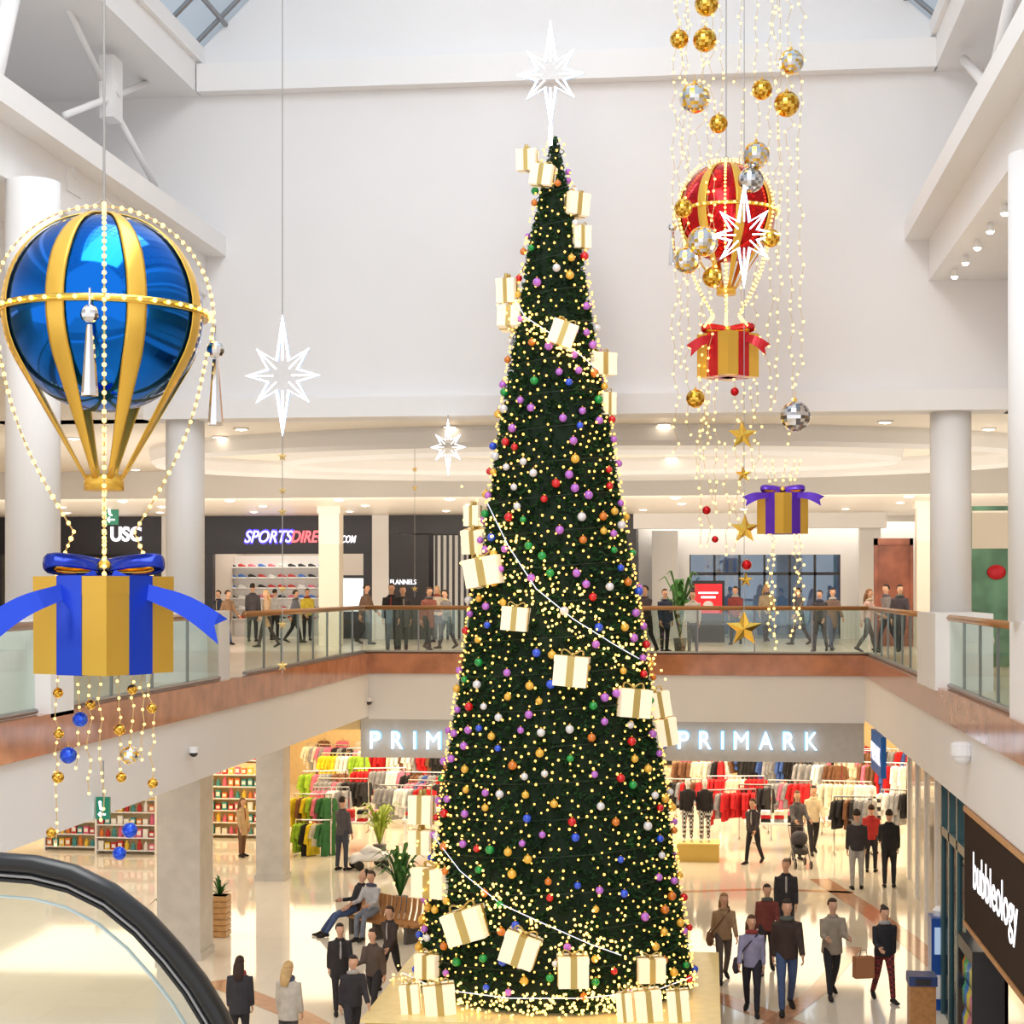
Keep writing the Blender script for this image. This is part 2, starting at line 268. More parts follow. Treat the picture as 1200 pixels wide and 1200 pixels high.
# exit signs
def exitsign(p,lab,up):
    t=empty('exit_sign',p,0,lab,'exit sign');k=1/scl(120,p.y)
    B().box(-8*k,8*k,-.03,.03,-13*k,13*k).go('panel',mat('exit_green',(16,110,84),.4,e=.4,samp=False),t)
    B().ball((-3*k,-.03,7*k),2*k,8,5).loft([(-3*k,-.03,5*k),(-2*k,-.03,-1*k)],1.6*k,6).loft([(-2*k,-.03,-1*k),(1*k,-.03,-2.*k)],1*k,6).loft([(4*k,-.03,-7*k),(-5*k,-.03,-7*k)],1*k,6).loft([(-2*k,-.03,-4*k),(-5*k,-.03,-7*k),(-2*k,-.03,-10*k)],1*k,6).go('running_figure_and_arrow',LEDW,t)
    B().loft([(0,.0,13*k),(0,.0,13*k+up)],.012,6).go('hanger',WIRE,t)
exitsign(atx(121,947,XL+.12),'green exit sign hanging under the left balcony',.5);exitsign(at(131,602,50),'small green exit sign hanging on the upper level',.3)
# security cameras
def seccam(px,py,Y,k,lab):
    p=at(px,py,Y);t=empty('security_camera',p,0,lab,'security camera');B().lathe([(.06*k,.12*k),(.1*k,.1*k),(.1*k,0)],14).go('mount',WH,t);B().ball((0,0,0),.09*k,12,8).go('dome',DARK if k<1.5 else WH,t,sm=True)
seccam(432,822,41.65,1,'small dome camera on the far left fascia');p=atx(227,882,XL+.1);seccam(227,882,p.y,.8,'dark dome camera on the left white fascia');p=atx(1127,885,XR-.12);seccam(1127,885,p.y,1.6,'white dome camera on the right fascia')
# ---------- escalator newel
arc=[(-60,1010),(0,1010),(40,1013),(85,1024),(130,1046),(170,1078),(205,1116),(233,1152),(256,1190),(274,1230),(280,1262),(262,1285),(220,1292)]
YH=5.6;es=empty('escalator_balustrade',at(120,1150,YH),0,'curved escalator end with black handrail and glass at lower left','escalator');o=es.location.copy()
P=[at(x,y,YH)-o for x,y in arc];B().loft(P,(.05,.033),12,ref=(0,1,0)).go('handrail',BLACKR,es,sm=True)
ctr=at(20,1300,YH)-o;ins=lambda k:[p+(ctr-p).normalized()*k for p in P]
B().loft(ins(.04),(.03,.01),10,ref=(0,1,0)).go('handrail_track',STEEL,es,sm=True);B().loft(ins(.058),(.02,.01),10,ref=(0,1,0)).go('rubber_seal',BLACKR,es,sm=True)
P3=ins(.066)[:10];n=len(P3);q=[V((P3[0].x,0,-.55)),V((P3[-1].x,0,-.55))]
B().add(P3+[q[1],q[0]],[tuple(range(n+2))]).go('glass_panel',glass('esc_glass',(.78,.86,.87),.04),es)
B().loft([p+V((0,.01,0)) for p in ins(.12)[:10]],(.012,.005),8,ref=(0,1,0)).go('glass_edge',mat('glass_edge',(216,226,224),.2),es,sm=True)
# ---------- Lower shops (plane Y=43)
def slant(pts,z0,z1): 
    n=len(pts);return B().add([V((x,y,z0)) for x,y in pts]+[V((x,y,z1)) for x,y in pts],[tuple(range(n)),tuple(range(n,2*n))]+[(i,(i+1)%n,(i+1)%n+n,i+n) for i in range(n)])
YP=43.;X3=lambda px:at(px,690,YP).x;z3=lambda px,py:at(px,py,YP).z
st('wall_shop_back',B().box(-26,9,61,61.2,0,3.86),SHOPW);st('wall_shop_right',B().box(8,8.2,43,61,0,3.86),SHOPW);st('wall_shop_left',slant([(-11.0,43.5),(-15.6,61),(-15.75,61),(-11.15,43.5)],0,3.86),SHOPW)
LW=(('P',.56),('R',.6),('I',.1),('M',.74),('A',.7),('R',.6),('K',.6))
def letters(tpx0,tpx1,t):
    a,c=X3(tpx0),X3(tpx1);W=c-a;g=(W-sum(k for _,k in LW)*.47)/6;x=a
    for ch,k in LW:
        k*=.47;cx=x+k/2;zc=z3((tpx0+tpx1)/2,867);text(ch,k,.43,(cx,YP-.26,zc),LEDB,t,bold=.0,name='letter');text(ch,k+.05,.48,(cx,YP-.16,zc),GLOW,t,bold=0,ext=.01,name='letter_halo');x+=k+g
def signband(px0,px1,tpx0,tpx1,lab):
    x0,x1=X3(px0),X3(px1);t=empty('shop_sign',(0,YP,0),0,lab,'shop sign');B().box(x0,x1,-.15,.15,2.8,3.86).go('sign_band',GREY,t);letters(tpx0,tpx1,t);return t
signband(424,640,436,598,'grey shop sign band with pale blue lit letters left of the tree');signband(640,1012,795,957,'grey shop sign band with pale blue lit letters right of the tree')
t=empty('shop_sign',(3.95,41.0,3.2),0,'small blue side sign with white letters under the right balcony','shop sign');B().box(-.02,.1,-1.2,1.2,-.45,.5).go('sign_board',mat('sign_blue',(20,84,150),.5,e=.3,samp=False),t);text('PRIMARK',2.2,.42,(3.92,41.0,3.22),LEDW,t,face='X',bold=.0,ext=.002)
t=empty('shop_sign',(X3(150),YP,3.3),0,'cream header band over the far left shop','shop sign');B().box(-5,X3(300)-X3(150),-.1,.1,-.35,.5).go('sign_band',SHOPW,t)
st('trim_27',B().box(X3(338),X3(424)-.02,YP-.1,YP+.1,3.5,3.86),SHOPW)
# garments & racks
def outl(kind):
    if kind=='top': return [(-.07,0),(-.21,-.05),(-.31,-.45),(-.22,-.49),(-.18,-.2),(-.2,-.74),(.2,-.74),(.18,-.2),(.22,-.49),(.31,-.45),(.21,-.05),(.07,0),(0,-.05)]
    return [(-.08,0),(-.22,-.05),(-.3,-.6),(-.21,-.62),(-.18,-.25),(-.26,-1.1),(.26,-1.1),(.18,-.25),(.21,-.62),(.3,-.6),(.22,-.05),(.08,0),(0,-.06)]
GC={'red':(196,26,34),'black':(34,32,36),'cream':(232,222,200),'yellow':(236,206,40),'lime':(150,190,50),'green':(52,110,60),'pink':(230,120,150),'grey':(150,150,155),'white':(240,238,235),'blue':(60,90,160),'brown':(120,80,55)}
GM={}
def garm(c,k):
    if(c,k) not in GM: GM[c,k]=B().prism(outl(k),.09).loft([(0,0,.09),(.03,0,.06),(0,0,0)],.008,5).mesh('garment',mat('cloth_'+c,GC[c],.85,noise=.25))
    return GM[c,k]
def rack(px,Y,w,cols,lab,rz=0,k='top',h=1.55,where='a clothes rail',n=None):
    x=at(px,690,Y).x;t=empty('clothes_rack',(x,Y,0),rz,lab,'clothes rack')
    B().loft([(-w/2,0,h),(w/2,0,h)],.02,6).loft([(-w/2,0,0),(-w/2,0,h)],.02,6).loft([(w/2,0,0),(w/2,0,h)],.02,6).loft([(-w/2,-.25,.03),(-w/2,.25,.03)],.025,6).loft([(w/2,-.25,.03),(w/2,.25,.03)],.025,6).go('frame',CHR,t)
    n=n or int(w/.13)
    for i in range(n):
        lx=-w/2+w*(i+.5)/n;c=cols[i*len(cols)//n]
        if rnd.random()<.22: c=rnd.choice(['brown','grey','cream','blue','black','pink'])
        ang=rz+rnd.uniform(.6,1.25)
        o=ob('garment',garm(c,k),None,'%s garment hanging on %s'%(c,where),'garment','%s garments on %s'%(c,where),None,(x+lx*cos(rz),Y+lx*sin(rz),h-.09),ang);o.scale.z=rnd.uniform(.8,1.2)
racks=[(796,50,1.3,['black','red'],'clothes rail of black and red clothes beside the checked mannequins','the rail beside the checked mannequins'),(855,47.5,1.5,['red','red'],'front clothes rail filled mostly with red clothes right of tree','the front red rail right of the tree'),(862,51,1.7,['red','cream','red'],'clothes rail of red and cream clothes behind the red front rail','the rail behind the red front rail'),
(905,55,1.8,['black','grey','black'],'dark clothes rail at the back behind the walking shopper','the dark back rail behind the walking shopper'),(992,50,1.4,['cream','cream','white'],'clothes rail of cream coats behind the two people in black','the cream coat rail'),(1035,53,1.4,['brown','red','white'],'mixed clothes rail in the right part of the shop','the mixed rail in the right part of the shop'),
(1052,48,.9,['white','grey','black'],'clothes rail at the right end of the shop entrance','the rail at the right end of the entrance'),(945,57,1.8,['red','black','grey'],'farthest clothes rail in the middle of the entrance','the farthest middle rail'),(990,57,1.8,['black','cream','brown'],'farthest clothes rail at the right of the entrance','the farthest right rail'),(850,57,1.8,['red','white','black'],'farthest clothes rail right beside the tree','the farthest rail beside the tree'),
(367,45.2,1.0,['yellow','lime','green'],'clothes rail of yellow and green clothes by the narrow pillar','the yellow and green rail by the pillar'),(402,49,1.5,['grey','black'],'clothes rail of grey clothes left of the yellow plants','the grey rail left of the plants'),(445,52,1.6,['red','grey','white'],'clothes rail of mixed clothes at the back left','the mixed rail at the back left'),(475,47.5,1.5,['grey','white','red'],'clothes rail of grey and white clothes just left of tree','the grey and white rail just left of the tree'),
(505,51,1.6,['black','grey','red'],'dark clothes rail partly behind the tree on the left','the dark rail partly behind the tree'),(440,56,1.9,['pink','red','cream'],'farthest clothes rail of pink and red clothes on the left','the farthest pink and red rail'),(495,56,1.9,['white','red','black'],'farthest mixed clothes rail close to the tree','the farthest mixed rail close to the tree'),(402,54,1.4,['yellow','white','lime'],'back clothes rail of yellow and white clothes near the pillar','the back yellow and white rail'),
(925,50,1.2,['grey','red'],'clothes rail behind the pushchair','the rail behind the pushchair'),(1000,46.3,1.0,['black','grey'],'dark clothes rail in front of the cream coats','the dark rail before the cream coats'),
(388,46.8,1.0,['pink','white','grey'],'clothes rail of pink and white clothes beside the green rail','the pink and white rail beside the green rail'),(380,51,1.3,['lime','grey','brown'],'clothes rail of lime and brown clothes behind the green rail','the lime and brown rail'),(384,57,1.6,['cream','pink','black'],'farthest clothes rail at the left wall','the farthest rail at the left wall'),(500,48.8,1.1,['pink','black'],'clothes rail of pink and black clothes by the tree edge','the pink and black rail by the tree edge'),
(820,53.5,1.5,['brown','cream','red'],'clothes rail of brown and cream clothes behind the mannequins','the brown and cream rail behind the mannequins'),(960,53,1.4,['grey','white','brown'],'clothes rail of grey and brown clothes behind the cream jacket person','the grey and brown rail'),(1040,57.5,1.7,['black','grey','red'],'farthest clothes rail at the right wall','the farthest rail at the right wall'),(885,48.8,.9,['red','black'],'short clothes rail right of the front red rail','the short rail right of the front red rail')]
for i,(px,Y,w,c,lab,wh) in enumerate(racks): rack(px,Y,w,c,lab,rnd.uniform(-.3,.3),'coat' if i in(4,5) else 'top',1.8 if Y>52 else 1.55,wh)
rack(367,44.5,.95,['lime','yellow','green'],'low clothes rail of lime and yellow clothes by the pillar',0,'top',.95,'the low lime rail by the pillar')
for i in range(62):
    c=rnd.choice(['black','red','brown','cream','grey','white','pink']);x=-13.9+(i//2)*.69
    if x<7.4: ob('garment',garm(c,'top'),None,'%s garment hung on the shop back wall'%c,'garment','%s garments on the back wall'%c,None,(x,60.95,.75+.83*(i%2)))
# display tables with folded clothes
FM={c:B().box(-.13,.13,-.16,.16,0,.05).box(-.12,.12,-.15,.15,.05,.1).mesh('folded_garment',mat('cloth_'+c,GC[c])) for c in('red','white','grey','black','pink','cream')}
for px,Y,lab,wh in((418,45.8,'low white display table of folded clothes beside the person in dark grey','the table by the person in dark grey'),(462,50,'white display table of folded clothes behind the yellow green plant','the table behind the plant'),(505,46.5,'white display table of folded clothes partly behind the tree','the table partly behind the tree'),(905,46.9,'white display table of folded clothes behind the striding person','the table behind the striding person'),(968,47.6,'white display table of folded clothes behind the cream jacket person','the table behind the cream jacket person')):
    x=at(px,690,Y).x;t=empty('display_table',(x,Y,0),0,lab,'table');B().box(-.75,.75,-.4,.4,.72,.78).go('top',WH2,t)
    for sx in(-.65,.65):
        for sy in(-.32,.32): B().box(sx-.03,sx+.03,sy-.03,sy+.03,0,.72).go('leg',WH2,t)
    for i in range(4):
        for j in range(3):
            c=rnd.choice(list(FM));ob('folded_garment',FM[c],None,'folded %s garment lying on %s'%(c,wh),'garment','folded %s garments on %s'%(c,wh),None,(x-.54+i*.36,Y-.1,.78+j*.1))
# mannequin platform
p=at(818,690,45);pl=empty('display_platform',(p.x,45,0),0,'low yellow display platform under the mannequins','platform');B().box(-.55,.55,-.4,.4,0,.45).go('block',mat('yellow_plinth',(226,190,96),.5),pl);B().box(-.58,.58,-.43,.43,.45,.48).go('top',mat('yellow_plinth_top',(240,214,130),.5),pl)
# product shelves
PC={'pink':(232,110,140),'yellow':(240,200,70),'white':(242,236,226),'orange':(228,130,60),'red':(200,50,50),'teal':(70,150,150)}
PMs={c:B().box(-.07,.07,-.06,.06,0,.2).box(-.05,.05,-.062,-.06,.05,.15,1).mesh('product_box',[mat('pack_'+c,v,.5),mat('pack_label',(250,246,235),.5)]) for c,v in PC.items()}
PBs={c:B().lathe([(.06,0),(.06,.15),(.03,.2),(.03,.25)],9).mesh('product_bottle',mat('pack_'+c,v,.5)) for c,v in PC.items()}
def shelves(px,Y,w,lab,key,rz=0):
    x=at(px,690,Y).x;t=empty('shelf_unit',(x,Y,0),rz,lab,'shelf unit')
    B().box(-w/2,w/2,.18,.22,0,2.1).go('back_panel',SHOPW,t)
    for x_ in(-w/2-.03,w/2): B().box(x_,x_+.03,-.2,.22,0,2.15).go('side_panel',WH2,t)
    n=int(w/.17)
    for s_ in range(6):
        z=.12+s_*.34;B().box(-w/2,w/2,-.2,.18,z-.03,z).go('shelf',WH2,t)
        for i in range(n):
            c=rnd.choice(list(PC));lx=-w/2+.1+i*(w-.2)/max(1,n-1);bo=(s_+i//4)%3==1
            o=ob('product_bottle' if bo else 'product_box',(PBs if bo else PMs)[c],None,'small %s %s on %s'%(c,'bottle' if bo else 'packet',key),'bottle' if bo else 'packet','%s %s on %s'%(c,'bottles' if bo else 'packets',key),None,(x+lx,Y-.08,z));o.scale.z=rnd.uniform(.7,1.2)
shelves(150,44.3,1.6,'tall lit shelf unit of packets under the left exit sign','the shelves under the exit sign');shelves(85,44.8,1.4,'tall shelf unit of packets furthest left','the leftmost shelves');shelves(272,47.5,1.7,'tall shelf unit between the two stone pillars','the shelves between the pillars');shelves(215,46,1.5,'tall shelf unit mostly behind the wide stone pillar','the shelves behind the wide pillar');shelves(283,51.5,1.5,'back shelf unit seen over the shelves between the pillars','the back shelves between the pillars');shelves(120,50,2.2,'back shelf unit seen over the left shelves','the back shelves at the left');shelves(190,55,2.4,'farthest shelf unit between the left shelves and wide pillar','the farthest left shelves')
# right lower shopfront
st('wall_lower_right',slant([(4.3,29.5),(4.9,42.6),(5.1,42.6),(4.5,29.5)],0,ZS),mat('glossy_panel',(232,222,206),.08));b=B()
for i in range(6): x,y=4.3+.6*i/5,29.5+13.1*i/5;b.box(x-.06,x+.02,y-.05,y+.05,0,ZS)
st('trim_21',b,WH2)
wd=B()
for y in(26.5,27.4,28.3,29.2): wd.box(3.87,4.0,y-.07,y+.07,0,ZS)
wd.box(3.87,4,26.5,29.2,3.0,3.15);ww=st('window_4',wd,TEAL);B().box(3.91,3.94,26.5,29.2,0,3).go('pane',glass('dark_glass',(.6,.66,.68),.15),ww);B().box(6,6.2,15,29.4,0,3.86).go('back_wall',mat('slate_wall',(84,92,96),.5),ww)
t=empty('shop_sign',(3.78,22.,3.),0,'dark kiosk sign with white glowing letters at lower right','shop sign');B().box(-.05,.2,-4,3.6,-.75,.85).go('sign_board',SDK,t);B().box(-.07,.2,-4,3.6,.85,.92).go('sign_trim',WOOD,t);B().box(-.07,.2,-4,3.6,-.82,-.75).go('sign_trim',WOOD,t);text('bubbleology',3.5,.68,(3.725,23.0,3.04),LEDW,t,face='X',bold=.006,ext=.003)
xf=3.72;fr=empty('drinks_fridge',(xf,25.5,0),0,'tall dark drinks fridge below the kiosk sign at right','fridge')
B().box(.0,.5,-.7,.7,0,.12).box(0,.5,-.7,.7,1.75,1.95).box(.45,.5,-.7,.7,.12,1.75).box(0,.5,-.7,-.65,.12,1.75).box(0,.5,.65,.7,.12,1.75).go('cabinet',DARK,fr)
B().box(.44,.45,-.6,.6,.15,1.72).go('light_panel',mat('fridge_light',(170,215,245),.5,e=1.5),fr)
for i in range(4): B().box(.03,.43,-.65,.65,.15+i*.4,.17+i*.4).go('shelf',CHR,fr)
B().box(-.02,0,-.65,.65,.12,1.75).go('glass_door',GLC,fr)
bt={c:B().lathe([(.055,0),(.055,.18),(.025,.25),(.025,.29)],10).mesh('bottle',mat('bottle_'+c,v,.3),True) for c,v in{'blue':(50,130,210),'green':(90,190,120),'orange':(240,150,50),'pink':(240,130,160),'yellow':(245,215,80)}.items()}
for i in range(4):
    for j in range(9):
        c=list(bt)[(i+j//2)%5];ob('bottle',bt[c],None,'small %s drink bottle inside the dark fridge'%c,'bottle','%s bottles in the drinks fridge'%c,None,(xf+.1,24.94+j*.14,.17+i*.4))
kd=empty('vending_kiosk',(at(1102,690,29.6).x-.02,29.6,0),0,'slim blue and white self service kiosk by the right shop window','kiosk')
B().box(-.16,.16,-.25,.25,0,1.55).go('body',mat('kiosk_blue',(30,80,160),.35),kd);B().box(-.11,.11,-.27,-.25,.95,1.4).go('screen',mat('kiosk_screen',(190,215,245),.3,e=.3),kd);B().box(-.1,.1,-.27,-.25,.2,.6).go('label_panel',WH2,kd);B().lathe([(.1,1.55),(.12,1.65),(.05,1.72)],14).go('top_lamp',WH2,kd)
bn=empty('litter_bin',(at(1080,690,27.6).x,27.6,0),0,'wooden litter bin with dark blue top at lower right','bin');B().box(-.2,.2,-.2,.2,0,.85).go('body',WOOD,bn);B().box(-.22,.22,-.22,.22,.85,1.0).go('lid',mat('bin_blue',(40,60,110),.4),bn);B().box(-.12,.12,-.23,-.22,.87,.97).go('slot',DARK,bn)
# floor inlays
def inlay(n,pts,w):
    ps=[atz(x,y,0) for x,y in pts];vs=[];fs=[]
    for i,p in enumerate(ps):
        t=ps[min(i+1,len(ps)-1)]-ps[max(0,i-1)];s_=V((-t.y,t.x,0)).normalized()*w/2;vs+=[p-s_+V((0,0,.004)),p+s_+V((0,0,.004))]
    for i in range(len(ps)-1): fs.append((2*i,2*i+1,2*i+3,2*i+2))
    st('trim_%d'%n,B().add(vs,fs),INLAY)
inlay(22,[(960,1030),(1010,1062),(1060,1098),(1110,1140)],.5);inlay(23,[(760,1150),(840,1168),(900,1190),(960,1215)],.5);inlay(24,[(1000,1110),(960,1160),(900,1205)],.35);inlay(25,[(250,1150),(350,1190),(420,1230)],.5);inlay(26,[(800,1045),(900,1042),(1000,1046)],.25)
# ---------- tree
ZP=.7
TY=27.6;TX=at(650,690,TY).x;TS=scl(650,TY)
tab=[(160,6),(180,10),(200,14),(250,24),(300,34),(400,48),(500,65),(600,79),(700,96),(800,112),(900,127),(1000,140),(1100,155),(1149,161)]
tab=[(7.1+(690-y)/TS,h/TS) for y,h in tab]
def rad(z):
    if z>=tab[0][0]: return tab[0][1]
    for (z1,r1),(z0,r0) in zip(tab,tab[1:]):
        if z>=z0: return r0+(r1-r0)*(z-z0)/(z1-z0)
    return tab[-1][1]
ZB=tab[-1][0];ZT=tab[0][0];CA=math.atan2(-TY,-TX)
def tp(z,a,off=0): r=rad(z)+off; return V((TX+r*cos(a),TY+r*sin(a),z))
def surf(px,py):
    Y=TY
    for _ in range(4):
        p=at(px,py,Y);r=rad(p.z);dx=p.x-TX;Y=TY-sqrt(max(0,r*r-dx*dx))
    return at(px,py,Y)
tr=empty('christmas_tree',(TX,TY,ZP),0,'very tall slim Christmas tree covered in lights and baubles','tree');O=V((TX,TY,ZP))
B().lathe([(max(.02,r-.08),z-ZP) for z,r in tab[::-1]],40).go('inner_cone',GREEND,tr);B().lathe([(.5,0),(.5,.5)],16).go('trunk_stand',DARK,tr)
b=B();vs=[];fs=[]
N=0
while N<19000:
    z=rnd.uniform(ZB,ZT);r=rad(z)
    if rnd.random()>(r+.12)/2.42: continue
    N+=1;a=rnd.uniform(0,2*pi);c=tp(z,a,-.06)-O;out=V((cos(a),sin(a),rnd.uniform(-.5,.6)));tg=V((-sin(a),cos(a),0))
    k=min(1,.35+r)
    for j in range(3):
        d=(out+tg*rnd.uniform(-.9,.9)+V((0,0,rnd.uniform(-.6,.6)))).normalized()*rnd.uniform(.06,.105)*k;s_=V((rnd.uniform(-1,1),rnd.uniform(-1,1),rnd.uniform(-1,1)))*.035
        i=len(vs);vs+=[c-s_,c+s_,c+d];fs.append((i,i+1,i+2))
b.add(vs,fs);me=bpy.data.meshes.new('foliage');me.from_pydata(b.v,[],b.f);me.materials.append(GREEN);tag(ob('foliage',me,tr),kind='stuff')
pf=empty('tree_platform',(TX,TY,0),0,'square gold lit platform under the Christmas tree','platform');B().box(-2.6,2.6,-2.6,2.6,0,ZP-.05).go('base',PLAT,pf);B().box(-2.66,2.66,-2.66,2.66,ZP-.05,ZP).go('top',mat('platform_top_glow',(236,212,150),.25,noise=.05,e=.15,samp=False),pf)  # platform top carries a faint gold glow in its material
BULB=B().ball((0,0,0),1,6,4).mesh('bulb',WARM,True);BULB2=B().ball((0,0,0),1,6,4).mesh('bulb',WARM2,True)
def bulbs(par,ps,r,me=BULB,m=WARM,cap=100):
    for p in ps[:cap]: ob('bulb',me,par,loc=p).scale=(r,r,r)
    if len(ps)>cap:
        b=B();[b.ball(p,r*rnd.uniform(.75,1.25),5,3) for p in ps[cap:]];b.go('bulb_cluster',m,par,kind='stuff',sm=True)
fl=empty('fairy_lights',(TX,TY,ZP),0,'warm white fairy lights wound all over the Christmas tree','string lights')
B().loft([tp(ZB+.1+(ZT-ZB-.2)*i/700,CA+i*.22,.02)-O for i in range(700)],.008,4).go('cable',mat('green_cable',(20,44,22),.6),fl)
# evenly spread points: best of a few candidates against a coarse grid of neighbours
ps=[];grid={}
def gk(p): return (int(p.x/.12),int(p.y/.12),int(p.z/.12))
tries=0
while len(ps)<2500 and tries<60000:
    tries+=1;z=ZB+(ZT-ZB)*rnd.random()
    if rnd.random()>(rad(z)+.25)/2.5: continue
    p=tp(z,CA+rnd.uniform(-pi,pi)*(1 if rnd.random()<.35 else .55),.05)-O;k=gk(p)
    if any((p-q).length<.1 for i in(-1,0,1) for j in(-1,0,1) for l in(-1,0,1) for q in grid.get((k[0]+i,k[1]+j,k[2]+l),())): continue
    grid.setdefault(k,[]).append(p);ps.append(p)
bulbs(fl,ps,.0195)
def garland(pts,lab,dense,k=4):
    q=[]
    for (a,c) in zip(pts,pts[1:]):
        n=max(2,int(math.hypot(c[0]-a[0],c[1]-a[1])/6))
        for i in range(n): q.append((a[0]+(c[0]-a[0])*i/n,a[1]+(c[1]-a[1])*i/n))
    P=[surf(*k_) for k_ in q];P=[p+(p-V((TX,TY,p.z))).normalized()*.1 for p in P]
    t=empty('light_garland',P[0],0,lab,'light garland','bright light garlands spiralling round the tree');o=P[0]
    B().loft([p-o for p in P],.008,6).go('light_rope',mat('rope_white',(225,232,255),.4,e=.7,samp=False),t,sm=True)
    ps=[p-o+V((rnd.gauss(0,dense),rnd.gauss(-.03,.02),rnd.gauss(0,dense*.8)-.08)) for p in P for _ in range(k)];rnd.shuffle(ps);bulbs(t,ps,.021,BULB2,WARM2)
garland([(604,338),(620,372),(650,395),(680,420),(700,440)],'short bright light garland around the upper part of the tree',.14,5)
garland([(578,590),(600,640),(630,690),(670,725),(715,755),(748,775)],'bright light garland sloping across the middle of the tree',.3,5)
garland([(512,975),(545,1020),(590,1058),(640,1082),(690,1105),(730,1120)],'bright light garland sloping across the lower part of the tree',.36,6)
garland([(478,1140),(520,1158),(600,1168),(680,1168),(760,1160),(810,1142)],'bright light garland lying around the foot of the tree',.14,7)
# baubles
BC={'purple':((196,116,220),84),'gold':((244,190,72),58),'orange':((222,126,44),28),'red':((222,28,36),32),'blue':((48,90,226),30),'green':((24,156,70),30),'silver':((232,230,232),38)}
BM={c:B().ball((0,0,0),.066,12,8).lathe([(.016,.062),(.016,.085)],8,mi=1).mesh('bauble',[mat('bauble_'+c,v[0],.2,.1,e=.1,samp=False,coat=.6),GOLDM],True) for c,v in BC.items()}  # slight glow put into the bauble colours so they look less dark
pool=[c for c,v in BC.items() for _ in range(v[1])];rnd.shuffle(pool);put=[];bb=B();tries=0
while pool and tries<40000:
    tries+=1;z=rnd.uniform(ZB+.1,ZT-.5);r=rad(z)
    if rnd.random()>(r+.2)/2.5: continue
    a=CA+rnd.uniform(-1.62,1.62);p=tp(z,a,.06)
    if any((p-k).length<.22 for k in put): continue
    put.append(p);c=pool.pop();o=ob('bauble',BM[c],None,'small shiny %s bauble hanging on the Christmas tree'%c,'bauble','%s baubles on the tree'%c,None,p);k=rnd.uniform(.8,1.08);o.scale=(k,k,k)
for i in range(130):
    z=rnd.uniform(ZB+.1,ZT-.5);bb.ball(tp(z,CA+pi+rnd.uniform(-1.4,1.4),.05),.055,8,5)
bb.go('bauble_cluster',mat('bauble_purple',(196,116,220)),None,'baubles on the rear side of the Christmas tree','bauble',kind='stuff',sm=True)
# ---------- gifts
def ribbonloop(b,c,dx,dz,w,mi=0,ref=(0,1,0)):
    c=V(c);n=14;b.loft([c+V((dx*(1-cos(2*pi*i/n))/2*1.,0,dz*sin(2*pi*i/n)*(.35+.65*(1-cos(2*pi*i/n))/2)+dz*.55*(1-cos(2*pi*i/n))/2)) for i in range(n)],(w/2,.012),8,ref,mi,cl=True)
def gift(name,side,h,bm,rm,lab,loc,rz,grp=None,cat='gift box',k=.13,lid=1.03):
    t=empty(name,loc,rz,lab,cat,grp);s=side/2
    B().box(-s,s,-s,s,-h/2,h/2*.62).go('box',bm,t);B().box(-s*lid,s*lid,-s*lid,s*lid,h/2*.62,h/2).go('lid',bm,t)
    b=B();w=side*k;e=s*(lid+.01);b.box(-w,w,-e,e,-h/2-.004,h/2+.006).box(-e,e,-w,w,-h/2-.004,h/2+.006);b.go('ribbon',rm,t)
    return t
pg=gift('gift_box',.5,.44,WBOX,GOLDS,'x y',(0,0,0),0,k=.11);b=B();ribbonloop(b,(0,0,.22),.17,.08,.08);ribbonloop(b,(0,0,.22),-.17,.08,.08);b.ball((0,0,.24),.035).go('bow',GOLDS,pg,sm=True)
GF=[(619,190,27,26,-5,'cream gift box with gold ribbon nearest the tree top, left side'),(637,208,28,26,8,'cream gift box second from the tree top, facing front'),(675,242,28,28,5,'cream gift box on the right edge just below the tree top'),(681,280,22,28,0,'narrow cream gift box on the right edge, fourth from the top'),
(596,342,26,30,-5,'cream gift box sticking out left, upper of the pair at upper left'),(600,375,32,26,10,'cream gift box sticking out left, lower of the pair at upper left'),(660,393,32,30,20,'tilted cream gift box on the front of the upper tree'),(704,428,32,28,0,'cream gift box on right edge at the upper garland end'),(712,474,18,28,0,'half hidden cream gift box on right edge above the wall ledge'),
(556,605,22,26,0,'topmost of three cream gift boxes stacked on the left middle edge'),(559,634,32,30,-10,'middle of three cream gift boxes on the left middle edge'),(571,670,46,36,-10,'largest, lowest of three cream gift boxes on left middle edge'),(605,725,32,30,5,'cream gift box on the middle garland, left of centre'),(670,786,42,38,5,'cream gift box on the front in the middle of the tree'),
(741,823,40,36,5,'cream gift box at right side where the middle garland ends'),(770,825,28,32,-10,'cream gift box tucked behind another on the right edge'),(778,857,28,34,-10,'lowest cream gift box of the cluster on the right edge'),(496,948,32,36,5,'upper cream gift box on lower left edge of the tree'),(495,985,30,30,0,'middle cream gift box on lower left edge of the tree'),(511,1032,46,36,0,'wide cream gift box low on left edge above the bench'),
(549,1082,50,40,-18,'tilted cream gift box on lower garland, left'),(611,1110,44,38,18,'tilted cream gift box on the lower garland, centre'),(672,1136,38,38,0,'cream gift box standing near the foot of the tree, centre'),(762,1134,34,30,0,'cream gift box on top of the right pile at the tree foot'),(505,1130,30,30,0,'cream gift box on top of the left pile at the tree foot')]
BASE=[(481,1168,24,36,'leftmost cream gift box standing on the gold platform'),(515,1168,40,36,'wide cream gift box standing on platform, bottom of left pile'),(733,1170,20,36,'narrow cream gift box standing on platform, right pile'),(759,1173,34,38,'wide cream gift box at the front of the right pile'),(795,1169,28,38,'rightmost cream gift box standing on the gold platform')]
f1=True
